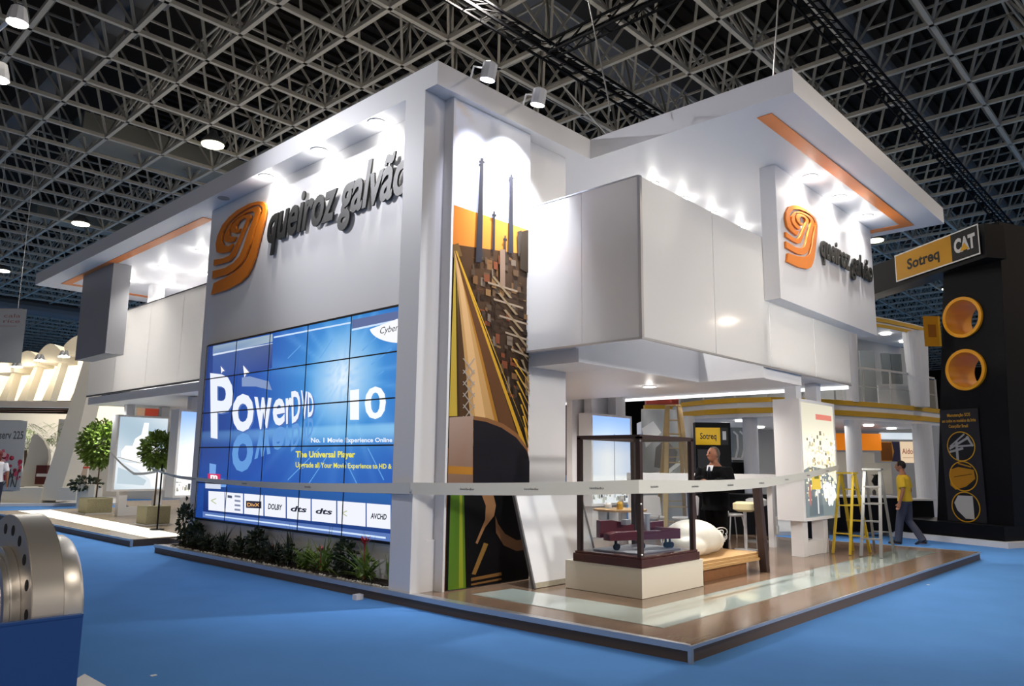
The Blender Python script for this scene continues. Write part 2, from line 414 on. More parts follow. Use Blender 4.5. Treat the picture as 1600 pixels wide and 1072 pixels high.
mb = MB(); mb.prism([(0.42, 0.5, 0.131), (9.3, 0.5, 0.131), (9.3, 1.12, 0.131), (1.06, 1.12, 0.131), (1.0, 2.9, 0.131), (0.38, 2.95, 0.131)], (0, 0, 0.004))
g = mb.build('glass_strip', STRIPG, B); g['label'] = 'pale frosted glass strip let into the deck'
L = thing('side_platform', 'light laminate platform with a bright lit glass strip at the left wing', 'platform', (0, 12, 0))
pl2 = [(-0.1, 11.4), (9.5, 11.4), (9.5, 25), (4.6, 25), (3.6, 21.5), (-0.1, 21.5)]
ps = [plat(pl2, 0, 0.12, 'side_panel', SIDE, None), plat(pl2, 0.12, 0.13, 'laminate_deck', WOODL, None)]
mb = MB(); mb.prism([(0.25, 11.5, 0.131), (0.95, 11.5, 0.131), (1.35, 21.2, 0.131), (0.55, 21.2, 0.131)], (0, 0, 0.004)); q = mb.build('lit_strip', STRIPL); q['label'] = 'glowing white floor strip'; ps.append(q)
mb = MB(); mb.box(-0.115, -0.1, 11.385, 21.5, 0.1, 0.135); mb.box(-0.12, -0.08, 11.37, 11.41, 0, 0.14); ps.append(mb.build('edge_trim', ALU)); keep(L, ps)

# canopy slab over everything
canopy = [(-0.12, 3.2), (2.94, 3.2), (2.94, 0.08), (9.8, 0.08), (9.8, 19.35), (-0.12, 19.35)]
T = thing('roof_canopy', 'flat white canopy slab with deep fascia over the whole stand', 'canopy', (4, 8, 6.15))
mb = MB(); mb.prism([(x, y, 6.13) for x, y in canopy], (0, 0, 0.31)); parts = [mb.build('slab', WHITE)]
mb = MB(); mb.box(3.3, 9.5, 0.52, 0.72, 6.118, 6.129)
mb.box(9.3, 9.5, 0.72, 3.2, 6.118, 6.129)
q = mb.build('orange_strip', ORANGE_S); q['label'] = 'orange strip set in the canopy underside'; parts.append(q)
mb = MB(); mb.box(0.28, 0.48, 10.35, 18.6, 6.118, 6.129); mb.box(0.48, 3.0, 18.4, 18.6, 6.118, 6.129)
parts.append(mb.build('orange_strip', ORANGE_S))
keep(T, parts)

# recessed downlights
def downlight(x, y, z, label, group, power=0, tgt=None, r=0.085, ang=80, col=(1, 0.965, 0.92)):
    t = thing('downlight', label, 'ceiling light', (x, y, z), 0, group)
    m1 = MB(); m1.tube([(0, 0, -0.012), (0, 0, 0)], [r * 1.25, r * 1.25], 20); m1.build('trim_ring', WHITE2, t)
    m1 = MB(); m1.cyl((0, 0, -0.016), (0, 0, -0.0125), r, n=20); m1.build('lens', DOWN, t)
    lamp('POINT', (x, y, z - 0.14), 5.5 if z > 4 else 2.5, (1, 0.96, 0.9), 0.05, name='downlight_glow')
    if power: lamp('SPOT', (x, y, z - 0.05), power, col, 0.05, tgt or (x, y, 0), ang, 1.0, 'downlight_beam')
zs = 6.128
for k, (x, y, wd) in enumerate([(0.03, 7.55, 'leftmost'), (0.03, 6.0, 'middle'), (0.03, 4.6, 'rightmost')]):
    downlight(x, y, zs, wd + ' recessed canopy light above the big grey lettering', 'canopy lights over the lettering', 65, (0.2, y, 4.2), 0.1, 125)
m1 = MB(); m1.cyl((0.05, 9.05, 6.118), (0.05, 9.05, 6.129), 0.1, n=20); tag(m1.build('downlight', mat('unlit_lens', '8d8d8d', 0.4)), 'unlit grey recessed light left of the big lettering', 'ceiling light')
for k, (x, wd) in enumerate([(5.8, 'nearest'), (7.04, 'middle'), (8.37, 'farthest')]):
    downlight(x, 1.02, zs, wd + ' recessed canopy light above the hanging sign box', 'canopy lights over the sign box', 120, (x + 0.05, 1.22, 4.4), 0.1, 130)
for k, (x, wd) in enumerate([(4.41, 'first'), (5.34, 'second'), (6.37, 'third'), (7.49, 'fourth')]):
    downlight(x, 3.04, zs, wd + ' recessed light from the left over the white balcony', 'canopy lights over the balcony', 950, None, 0.085, 110)
for k, (x, y, wd) in enumerate([(0.6, 10.9, 'near the screen wall'), (1.3, 12.65, 'over the first white panel'), (1.35, 14.76, 'over the second white panel'), (1.39, 16.78, 'nearest the grey box'), (2.34, 16.64, 'deep behind the grey box'), (2.29, 14.61, 'deep over the left balcony')]):
    downlight(x if x > 1 else 1.0, y, zs, 'recessed left wing canopy light ' + wd, 'canopy lights of the left wing', 300, None, 0.1, 120)

# pillar with niche
B = thing('corner_pillar', 'tall white square pillar at the front corner with a narrow slot', 'pillar', (0.05, 3.6, 0.13))
mb = MB(); mb.box(-0.12, 0.09, 3.42, 3.8, 0.13, 6.13); mb.box(0.09, 0.24, 3.445, 3.8, 0.13, 6.13); mb.box(0.09, 0.24, 3.42, 3.445, 0.13, 0.70)
a = mb.build('shaft', WHITE)
mb = MB(); mb.box(0.09, 0.215, 3.415, 3.42, 0.685, 0.70); b = mb.build('niche_sill', WHITE2)
keep(B, [a, b])
mb = MB(); mb.box(0.235, 0.27, 3.28, 3.444, 0.13, 6.125)
mb.box(0.24, 1.70, 3.30, 3.42, 0.13, 6.13); tag(mb.build('mural_wall', WHITE), 'slim white wall behind the tall photo mural, right of the pillar', 'wall')
# mural ---------------------------------------------------------------
MW, MH = 1.42, 5.98
def mp(px, py):
    q = pt('y', 3.28, px, py); return (min(MW, max(0, q.x - 0.275)), max(0, q.z - 0.135))
M = Pic((0.275, 3.298, 0.135), (1, 0, 0), (0, 0, 1)); M.step = 0.00012
def sky(u, v):
    c = mixc(hx('b9c3e4'), hx('e6eaf6'), (v - 0.6) / 0.35)
    if v < 0.80: c = mixc(hx('c2722e'), c, (v - 0.66 + 0.09 * u) / 0.05)
    s = math.sin(u * 9 + v * 30) * math.sin(v * 47 + u * 5 + 1)
    if v > 0.8 and u < 0.6: c = mixc(c, hx('cf9a4a'), max(0, s) * 1.2 * max(0, 1 - abs(v - 0.92) * 9) * (1 - u * 1.4))
    return c
M.grid(MW, MH, 28, 90, sky)
def MP(pts, col): M.poly([mp(*p) for p in pts], col)
MP([(706, 318), (836, 362), (836, 480), (706, 470)], ['c4762e', 'c8843a', 'c58a4a', 'b86c2c'])
MP([(704, 380), (836, 400), (834, 700), (700, 700)], ['4a3320', '3d2c1e', '1e1712', '2e2016'])
random.seed(3)
for k in range(170):   # refinery clutter
    x = random.uniform(735, 832); y = random.uniform(390, 620); wd = random.uniform(2, 9); hh = random.uniform(2, 18)
    c = random.choice(['54402e', '6a4c30', '4a3c30', '33261c', '6a5c50', '7a5c3c', '2a1e16', '6e3c26', '3c3026'])
    MP([(x, y), (min(834, x + wd), y + 2), (min(834, x + wd), y + hh), (x, y + hh - 2)], c)
for (x0, y0, x1, y1, wd, wb) in [(753, 247, 748, 410, 5, 10), (799, 272, 798, 396, 4, 8), (772, 330, 771, 392, 3, 4), (789, 368, 789, 400, 2, 3)]:
    MP([(x0 - wd / 2, y0), (x0 + wd / 2, y0), (x1 + wb / 2, y1), (x1 - wb / 2, y1)], '2c2b31')
    MP([(x0 - wd / 2 - 2, y0 + 4), (x0 + wd / 2 + 2, y0 + 5), (x0 + wd / 2 + 2, y0 + 9), (x0 - wd / 2 - 2, y0 + 8)], '2c2b31')
MP([(814, 362), (834, 360), (835, 430), (812, 420)], '33291f')
MP([(808, 362), (815, 360), (812, 400), (809, 400)], '3a332c')
MP([(781, 390), (789, 390), (789, 450), (781, 450)], '7c6656')
MP([(706, 382), (716, 380), (722, 400), (706, 402)], '6b5130')
# conveyor pipes running to the vanishing point
VP = (712, 388)
def ray_(x, y, w0, w1, col): MP([(VP[0] - w0, VP[1] + 4), (VP[0] + w0, VP[1] + 4), (x + w1, y), (x - w1, y)], col)
ray_(745, 700, 3, 60, '4a3420')
for (x, y, a, b, c) in [(694, 560, 1, 6, 'a5813a'), (706, 650, 2, 11, 'b39a3c'), (716, 652, 1, 2, '3a2a14'), (762, 700, 3, 23, 'b08a58'), (757, 700, 2, 9, 'c7a070'), (785, 700, 1, 3, '9a6a28'), (803, 700, 2, 12, '5a3a22'), (820, 700, 1, 3, 'b88c28'), (832, 690, 1, 3, 'c49a34')]: ray_(x, y, a, b, c)
for k in range(9):
    y = 440 + k * 26; x = 748 + k * 9
    MP([(x + 14, y), (min(833, x + 60), y + 14), (min(833, x + 60), y + 17), (x + 14, y + 3)], '8a7a68')
    MP([(x + 20, y - 8), (x + 24, y - 8), (min(834, x + 52), y + 26), (min(833, x + 48), y + 26)], '7d6b52')
for k in range(7):
    y = 560 + k * 18
    MP([(800 + k * 3, y), (803 + k * 3, y), (830, y + 40), (827, y + 40)], 'b4882a')
    MP([(700 + 22, y), (702 + 22, y), (742, y + 24), (740, y + 24)], '98908a'); MP([(742, y), (740, y), (722, y + 24), (724, y + 24)], '98908a')
MP([(697, 652), (738, 650), (738, 772), (696, 772)], ['a28c82', '9a8276', '6e5648', '7a5c4a'])
MP([(697, 728), (738, 730), (738, 742), (696, 740)], 'a8742c')
MP([(739, 650), (760, 654), (785, 664), (808, 680), (822, 700), (829, 722), (829, 915), (738, 915)], '17151c')
MP([(739, 650), (760, 653), (785, 662), (808, 678), (822, 698), (828, 720), (822, 704), (806, 684), (782, 668), (758, 659), (739, 656)], '7c5434')
MP([(694, 768), (829, 768), (829, 914), (691, 924)], '07070a')
MP([(703, 772), (724, 772), (727, 919), (699, 922)], ['4f7222', '3f5f1c', '587418', '557a28'])
MP([(717, 772), (721, 772), (723, 918), (716, 919)], '86922a')
MP([(752, 774), (770, 773), (774, 790), (771, 806), (757, 824), (745, 850), (742, 848), (757, 812), (758, 790)], '8a6444')
MP([(773, 806), (777, 818), (788, 834), (806, 844), (829, 842), (829, 858), (806, 861), (786, 852), (774, 832)], '6a4a34')
MP([(755, 848), (762, 850), (742, 898), (736, 897)], '7a5c30')
MP([(735, 903), (782, 894), (783, 899), (735, 908)], '6e502c')
MP([(735, 912), (782, 903), (783, 906), (735, 915)], '6e502c')
tag(M.build('photo_mural', PRINT), 'tall colour mural of chimneys and yellow refinery pipes at dusk', 'mural')

# white return wall right of mural
mb = MB(); mb.box(1.71, 2.66, 3.45, 4.4, 0.138, 6.125); tag(mb.build('return_wall', WHITE), 'plain white wall panel between the mural and the glass case', 'wall')

# screen wall
mb = MB(); mb.box(0.24, 0.95, 3.81, 9.88, 0.138, 6.125)
tag(mb.build('screen_wall', WHITE), 'white wall block carrying the video screen and large logo', 'wall')
# planting bed --------------------------------------------------------
mb = MB(); mb.box(-0.02, 0.235, 3.82, 9.9, 0.138, 0.16); S = mb.build('planting_bed', SOIL); tag(S, 'narrow dark soil bed with white pebble edge below the screen', 'flower bed')
mb = MB(); random.seed(5)
for k in range(420):
    x = random.uniform(-0.085, 0.02); y = random.uniform(3.85, 9.85); r = random.uniform(0.008, 0.018)
    mb.ball((x, y, 0.137 + r * 0.6), (r, r * 1.3, r * 0.7), 6, 4)
pb = mb.build('white_pebbles', PEBBLE, S); pb['kind'] = 'stuff'
# video wall ----------------------------------------------------------
V = thing('video_wall', 'huge video wall of twenty-five screens showing blue film player advert', 'screen', (0.2, 6.85, 0.6))
SW, SH = 5.37, 2.92; SY, SZ = 9.44, 0.62
mb = MB(); mb.box(0.16, 0.238, SY - SW - 0.02, SY + 0.02, SZ - 0.03, SZ + SH + 0.03); vb = mb.build('casing', SCRBLK)
SP = Pic((0.157, SY, SZ), (0, -1, 0), (0, 0, 1))
def sp(px, py): q = pt('x', 0.157, px, py); return (SY - q.y, q.z - SZ)
fcx, fcy = sp(535, 590)
fcx /= SW; fcy /= SH
def blue(u, v):
    dx = (u - fcx) * 1.6; dy = v - fcy; r = math.hypot(dx, dy); a = math.atan2(dy, dx)
    c = mixc(hx('e8f4ff'), hx('3f93d8'), r / 0.28); c = mixc(c, hx('1d4ea6'), (r - 0.2) / 0.5); c = mixc(c, hx('16306e'), (r - 0.75) / 0.7)
    s = 0.5 + 0.5 * math.sin(a * 17 + 2 * math.sin(a * 5)); c = mixc(c, hx('7db8f0'), 0.45 * s ** 4 * max(0, 1 - r))
    if v < 0.5: c = mixc(c, hx('9ed4f4'), 0.7 * math.exp(-((v - 0.47) / 0.05) ** 2) * (0.4 + u * 0.6)); c = mixc(c, hx('2456b0'), 0.5 * min(1, (0.45 - v) * 6) if v < 0.45 else 0)
    return c
SP.grid(SW, SH, 110, 64, blue)
def SPp(pts, col): SP.poly([sp(*p) for p in pts], col)
SPp([(333, 541), (426, 522), (426, 534), (332, 556)], ['8aa0b8', '9ab0c0', 'a0b4c4', '5a7ab0'])
SPp([(333, 556), (426, 537), (426, 536), (333, 553)], 'd0dcf0')
SPp([(333, 556), (426, 537), (425, 575), (332, 596)], ['3a5a9c', '4a5c8c', '2c468e', '27509e'])
SPp([(378, 590), (390, 588), (420, 596), (425, 610), (400, 604), (378, 604)], '7e94c0')
SPp([(550, 500), (622, 486), (622, 502), (550, 516)], '5b6a98')
SPp([(550, 514), (622, 499), (622, 502), (550, 517)], 'c8e0fc'); SPp([(428, 526), (548, 503), (548, 505.5), (428, 528.5)], 'c8e0fc')
for (p, q) in [((596, 520), (566, 548)), ((612, 545), (580, 570)), ((520, 530), (500, 560)), ((470, 540), (450, 560)), ((600, 580), (585, 590)), ((560, 760), (540, 720)), ((600, 750), (575, 700)), ((450, 750), (500, 700)), ((480, 760), (510, 715))]:
    a_, b_ = sp(*p), sp(*q); SP.line(a_, b_, 0.016, '5f9fe0')
SP.poly([sp(580 + 48 * math.cos(t) + 46, 512 + 24 * math.sin(t)) for t in [PI * 0.52 + 0.07 * i for i in range(0, 21)]] + [sp(622, 498)], 'f4f6fa')
def quadtext(pic, mapf, t, TL, TR, BR, BL, col, bold=0.02, shear=0.0):
    "text stretched over four corner points"
    v, f = textmesh(t, bold, 0, shear)
    x0 = min(q[0] for q in v); x1 = max(q[0] for q in v); y0 = min(q[1] for q in v); y1 = max(q[1] for q in v); pic.l += 1; P = []
    for q in v:
        a = (q[0] - x0) / (x1 - x0 or 1); b = (q[1] - y0) / (y1 - y0 or 1)
        px = (BL[0] * (1 - a) + BR[0] * a) * (1 - b) + (TL[0] * (1 - a) + TR[0] * a) * b
        py = (BL[1] * (1 - a) + BR[1] * a) * (1 - b) + (TL[1] * (1 - a) + TR[1] * a) * b
        P.append(mapf(px, py))
    pic.mb.add([pic.p(*q) for q in P], f, lin(col))
LET = [('P', 329, 583, 365, 587, 330, 684, 364, 690), ('o', 363, 617, 397, 614, 364, 676, 397, 673), ('w', 398, 620, 425, 622, 400, 672, 425, 668), ('e', 427, 624, 446, 621, 427, 667, 446, 663), ('r', 447, 622, 458, 621, 448, 663, 455, 661),
       ('D', 456, 612, 470, 609, 457, 662, 470, 655), ('V', 471, 610, 481, 612, 473, 656, 481, 654), ('D', 482, 612, 491, 618, 482, 652, 491, 650)]
for (ch, x0, y0, x1, y1, x2, y2, x3, y3) in LET[1:]:   # reflections first
    k = 1 if ch == 'o' else 0.8
    quadtext(SP, sp, ch, (x2 - 2, y2 + (y2 - y0) * k + 4), (x3 - 2, y3 + (y3 - y1) * k + 4), (x3, y3 + 2), (x2, y2 + 2), '5f97d8', 0.03)
quadtext(SP, sp, 'P', (327, 790), (352, 770), (360, 730), (328, 724), '6f9fe0', 0.03)
for (ch, x0, y0, x1, y1, x2, y2, x3, y3) in LET:
    quadtext(SP, sp, ch, (x0 + 2, y0 + 2), (x1 + 2, y1 + 2), (x3 + 2, y3 + 2), (x2 + 2, y2 + 2), '4a6ab0', 0.025)
    quadtext(SP, sp, ch, (x0, y0), (x1, y1), (x3, y3), (x2, y2), 'e8eefc', 0.025)
quadtext(SP, sp, '1', (548, 610), (562, 608), (562, 656), (548, 656), 'f4f8ff', 0.01)
quadtext(SP, sp, '0', (571, 605), (604, 603), (604, 654), (571, 656), 'f4f8ff', 0.02)
quadtext(SP, sp, 'No. 1 Movie Experience Online', (487, 684), (614, 684), (614, 693), (487, 694), 'eef4ff', 0.02)
quadtext(SP, sp, 'The Universal Player', (463, 705), (556, 705), (556, 718), (463, 718), 'e8e04a', 0.03)
quadtext(SP, sp, 'Upgrade all Your Movie Experience to HD &', (463, 722), (613, 725), (613, 735), (463, 733), 'e8e04a', 0.02)
quadtext(SP, sp, 'Cyber', (595, 512), (624, 506), (624, 520), (595, 525), '22262e', 0.0, 0.3)
SPp([(381, 571), (391, 583), (386, 584), (383, 590)], 'ffffff'); SPp([(346, 572), (352, 580), (349, 580), (347, 584)], 'ffffff')
SPp([(320, 760), (612, 770), (612, 848), (318, 806)], ['1c3f86', '2c62a8', '1a2f74', '14266a'])
SPp([(326, 740), (345, 741), (345, 752), (326, 751)], 'd22a5c'); quadtext(SP, sp, 'm', (330, 742), (341, 743), (341, 749), (330, 749), 'ffffff', 0.05)
SPp([(322, 752), (346, 753), (346, 764), (322, 763)], 'cfd8ea')
SPp([(318, 799), (612, 834), (612, 848), (318, 808)], '5a76b4'); SPp([(322, 803), (604, 839), (604, 842), (322, 805)], 'cfe4ff')
tiles = [(327, 352), (353, 381), (383, 413), (415, 448), (450, 487), (489, 527), (529, 573), (575, 612)]
tt = ['', 'HDMI', 'DIVX', 'DOLBY', 'dts', 'dts', '', 'AVCHD']
for k, (a, b) in enumerate(tiles):
    f = lambda x: 767 + (x - 327) * 0.078; g = lambda x: 797 + (x - 327) * 0.105
    SPp([(a, f(a)), (b, f(b)), (b, g(b)), (a, g(a))], 'eef0fa')
    m_ = (a + b) / 2; yy = (f(m_) + g(m_)) / 2; hw = (b - a) * 0.34
    if tt[k] == 'DIVX':
        SPp([(a + 3, yy - 6), (b - 3, yy - 5), (b - 3, yy + 6), (a + 3, yy + 5)], '2a2a3a'); quadtext(SP, sp, 'DivX', (a + 5, yy - 3), (b - 6, yy - 2), (b - 6, yy + 3), (a + 5, yy + 3), 'f0b060', 0.02)
    elif tt[k] == 'HDMI':
        for r_ in range(4): SPp([(m_ + 1, yy - 12 + r_ * 7), (b - 4, yy - 11 + r_ * 7), (b - 4, yy - 8 + r_ * 7), (m_ + 1, yy - 9 + r_ * 7)], '8088a0')
        SPp([(a + 4, yy - 12), (m_ - 3, yy - 11), (m_ - 3, yy - 7), (a + 4, yy - 8)], '4a5068')
    elif tt[k]: quadtext(SP, sp, tt[k], (m_ - hw, yy - 5), (m_ + hw, yy - 3), (m_ + hw, yy + 6), (m_ - hw, yy + 4), '1c2030', 0.03, 0.2)
    else: quadtext(SP, sp, '<', (m_ - hw, yy - 6), (m_ - hw + 8, yy - 5), (m_ - hw + 8, yy + 5), (m_ - hw, yy + 4), 'b8c090', 0.0)
pic = SP.build('screen_picture', SCREEN)
mb = MB(); zt = 0.157 - SP.step * (SP.l + 3)
for i in range(6): y = SY - SW * i / 5; mb.box(zt - 0.004, zt, y - 0.009, y + 0.009, SZ, SZ + SH)
for j in range(6): z = SZ + SH * j / 5; mb.box(zt - 0.004, zt, SY - SW, SY, z - 0.009, z + 0.009)
bz = mb.build('bezel_grid', SCRBLK); keep(V, [vb, pic, bz])

# logo and lettering ---------------------------------------------------
L1 = [(158, 717), (137, 803), (250, 768), (350, 715), (400, 665), (430, 610), (460, 530), (500, 370), (530, 250), (545, 170), (540, 140), (520, 118), (485, 115), (420, 130), (330, 180), (270, 230), (220, 290), (185, 370), (172, 430), (178, 490), (210, 498), (268, 488), (300, 425),
      (262, 447), (228, 438), (214, 405), (222, 345), (262, 275), (330, 213), (400, 168), (455, 143), (493, 140), (515, 160), (517, 190), (490, 260), (462, 350), (435, 450), (400, 540), (360, 595), (310, 635), (250, 672)]
L2 = [(150, 628), (145, 685), (250, 655), (310, 620), (355, 575), (390, 520), (425, 430), (450, 340), (475, 260), (500, 190), (498, 165), (485, 152), (455, 158), (410, 178), (340, 222), (275, 285), (240, 350), (230, 395), (240, 412), (270, 418), (300, 410), (322, 375),
      (290, 378), (268, 365), (268, 330), (290, 280), (340, 235), (400, 200), (440, 188), (458, 200), (455, 225), (430, 290), (400, 370), (375, 450), (345, 520), (300, 570), (240, 605)]
L3 = [(160, 545), (155, 588), (215, 575), (270, 555), (305, 520), (340, 440), (375, 350), (410, 270), (430, 235), (430, 215), (412, 210), (375, 218), (330, 248), (295, 288), (283, 322), (290, 345), (315, 352), (340, 343),
      (355, 315), (335, 325), (322, 320), (322, 295), (345, 260), (380, 238), (395, 240), (395, 260), (370, 320), (330, 410), (295, 480), (270, 515), (225, 535)]
def logo(label, mapf, off, loc):
    t = thing('company_logo', label, 'logo', loc); ps = []
    for P in (L1, L2, L3):
        mb = MB(); mb.prism([mapf(*p) for p in P], off); ps.append(mb.build('logo_band', ORANGE, None, bevel=0.004))
    return keep(t, ps)
logo('big orange banded logo on the grey screen wall above the video wall', lambda a, b: pt('x', 0.185, 300 + a / 4.706, 290 + b / 4.706), (0.035, 0, 0), (0.2, 8.9, 4.4))
# same emblem on the sign box: normalised from the first one
pts_ = [pt('x', 0.17, 300 + a / 4.706, 290 + b / 4.706) for P in (L1, L2, L3) for a, b in P]
ymx, ymn = max(p.y for p in pts_), min(p.y for p in pts_); zmx, zmn = max(p.z for p in pts_), min(p.z for p in pts_)
def m2(a, b):
    p = pt('x', 0.17, 300 + a / 4.706, 290 + b / 4.706); u = (ymx - p.y) / (ymx - ymn); v = (p.z - zmn) / (zmx - zmn)
    return Vector((5.15 + u * 1.3, 1.18, 4.63 + v * 1.05))
logo('smaller orange banded logo on the hanging white sign box', m2, (0, 0.035, 0), (5.8, 1.2, 4.6))
def lettering(label, text, org, u, width, xh, depth, cat='sign', th=0.028):
    t = thing('raised_lettering', label, cat, org); U = Vector(u); N = U.cross(Vector((0, 0, 1))); ps = []
    full, _ = textmesh(text, 0.02, 0, 0.25); W = max(q[0] for q in full); k = width / W
    zv, _ = textmesh('z', 0.02); kh = xh / max(q[1] for q in zv)
    for i, ch in enumerate(text):
        if ch == ' ': continue
        pre, _ = textmesh(text[:i + 1], 0.02, 0, 0.25); x1 = max(q[0] for q in pre)
        v, f = textmesh(ch, 0.024, 0.03, 0.25, 4); cx = max(q[0] for q in v)
        mb = MB(); mb.add([Vector(org) + U * ((q[0] + x1 - cx) * k) + Vector((0, 0, 1)) * q[1] * kh + N * ((q[2] + 0.03) / 0.06 * th + depth) for q in v], f)
        ps.append(mb.build('letter', CHAR))
    return keep(t, ps)
lettering('large dark slanted company name on the screen wall beside the big logo', 'queiroz galvão', (0.24, 7.72, 5.08), (0, -1, 0), 3.66, 0.44, 0.03)
lettering('smaller dark slanted company name on the hanging sign box', 'queiroz galvão', (6.5, 1.22, 5.03), (1, 0, 0), 2.55, 0.27, 0.02)

# sign box, balcony ------------------------------------------------------
mb = MB(); mb.box(4.95, 9.22, 1.22, 1.465, 4.04, 6.125); tag(mb.build('sign_box', WHITE), 'white sign box hanging from the canopy in front of the right balcony', 'sign')
mb = MB(); mb.box(0.40, 0.80, 15.2, 17.25, 3.98, 6.125); tag(mb.build('sign_box', GREY), 'unlit grey box hanging under the left end of the canopy', 'sign')
Bc = thing('balcony', 'glossy white panelled balcony jutting out above the glass case', 'balcony', (5, 3, 2.9)); ps = []
mb = MB(); mb.box(5.03, 8.40, 1.53, 2.68, 3.05, 3.15); mb.box(2.68, 6.4, 2.68, 11, 2.95, 3.15); mb.box(6.4, 8.40, 2.68, 11, 3.05, 3.15); ps.append(mb.build('floor_slab', WHITE))
mb = MB(); mb.box(2.68, 6.4, 2.68, 11, 2.88, 2.948); mb.box(5.03, 6.4, 1.56, 2.68, 2.88, 3.045); mb.box(1.88, 5.03, 2.60, 2.68, 2.88, 3.75); mb.box(4.95, 5.03, 1.53, 2.60, 2.88, 3.75); mb.box(1.88, 2.67, 2.68, 3.44, 2.88, 3.30); mb.box(1.68, 1.88, 2.60, 3.44, 3.06, 3.30); ps.append(mb.build('lower_ceiling', WHITE))  # last box added to block light leaking in beside the side panels
for x0, x1 in ((1.69, 3.408), (3.426, 5.107), (5.125, 6.817), (6.835, 8.45)):
    mb = MB(); mb.box(x0, x1, 1.48, 1.50, 3.06, 5.03); ps.append(mb.build('panel', GLOSSW))
for y0, y1 in ((1.52, 2.36), (2.37, 3.43)):
    mb = MB(); mb.box(1.645, 1.665, y0, y1, 3.06, 5.03); ps.append(mb.build('panel', GLOSSW))
mb = MB(); mb.box(1.64, 1.685, 1.475, 1.515, 3.05, 5.04); ps.append(mb.build('corner_post', ALU))
mb = MB(); mb.box(1.64, 8.46, 1.478, 1.502, 3.035, 3.058); mb.box(1.643, 1.667, 1.50, 3.44, 3.035, 3.058); mb.box(1.64, 1.67, 1.5, 3.44, 5.032, 5.05); ps.append(mb.build('edge_rail', ALU))
keep(Bc, ps)
mb = MB(); mb.box(8.41, 8.45, 1.53, 11, 2.985, 3.045); tag(mb.build('ceiling_edge', mat('ceiling_edge_glow', 'ffffff', 0.5, emit='ffffff', estr=1.2)), 'thin lit white edge line under the balcony, behind the case', 'edge trim')  # no lamp: brightness of the lit ceiling edge is put into its material
downlight(5.0, 3.55, 2.879, 'round light in the low white ceiling above the glass case', 'low ceiling lights', 90, None, 0.1, 150)
for (x, y) in ((4.2, 6.0), (6.2, 4.6), (6.2, 2.9), (4.0, 3.2), (4.0, 8.6), (6.2, 8.6)):
    lamp('SPOT', (x, y, 2.85), 150, (1, 0.94, 0.86), 0.08, (x, y, 0), 150, 0.8, 'interior_fill_spot')  # added spots without fixtures, brighten the space under the right balcony
for (x, y) in ((2.2, 12.4), (2.4, 15.4), (1.6, 18.0), (0.9, 20.2)):
    lamp('SPOT', (x, y, 2.95 if y < 19 else 6.0), 150, (1, 0.97, 0.9), 0.1, (x, y, 0), 150, 0.9, 'interior_fill_spot')  # added spots without fixtures, brighten the left wing
Bl = thing('balcony', 'matt white panelled balcony of the left wing beside the grey box', 'balcony', (3, 14, 2.9)); ps = []
for y0, y1, zt in ((10.2, 11.2, 5.25), (11.21, 13.05, 5.25), (13.06, 14.84, 5.25), (14.85, 16.83, 5.25), (16.84, 18.7, 4.18)):
    mb = MB(); mb.box(1.2, 1.22, y0, y1, 3.24, zt); ps.append(mb.build('panel', ACRYL))
mb = MB(); mb.box(1.19, 1.23, 10.2, 18.7, 3.2, 3.235); mb.box(1.19, 1.23, 10.2, 16.8, 5.252, 5.275); ps.append(mb.build('edge_rail', mat('dark_rail', '55565a', 0.4)))
mb = MB(); mb.box(1.25, 8.3, 11.2, 18.7, 3.0, 3.19); ps.append(mb.build('floor_slab', WHITE))
mb = MB(); mb.box(1.24, 1.30, 16.86, 18.7, 4.19, 4.22); ps.append(mb.build('rail_cap', WHITE))
keep(Bl, ps)
mb = MB(); mb.box(1.9, 2.2, 16.7, 17.0, 3.2, 6.125); tag(mb.build('column', WHITE), 'white column rising above the left balcony to the canopy', 'column')
mb = MB(); mb.box(2.9, 3.1, 11.1, 19.2, 3.2, 6.125); tag(mb.build('partition_wall', WHITE), 'white upper wall behind the left balcony', 'wall')
mb = MB(); mb.box(2.68, 9.5, 9.5, 9.7, 3.16, 6.125); tag(mb.build('partition_wall', WHITE), 'white upper wall behind the right balcony', 'wall')
mb = MB(); mb.box(2.70, 2.9, 4.5, 9.4, 0.131, 2.86); tag(mb.build('inner_wall', WHITE), 'white inner wall left behind the glass case', 'wall')
mb = MB(); mb.box(2.95, 6.35, 9.3, 9.45, 0.131, 2.86); mb.box(6.45, 8.35, 6.35, 6.5, 0.138, 3.04)
tag(mb.build('inner_wall', WHITE), 'white back wall behind the blue sky lightbox', 'wall')
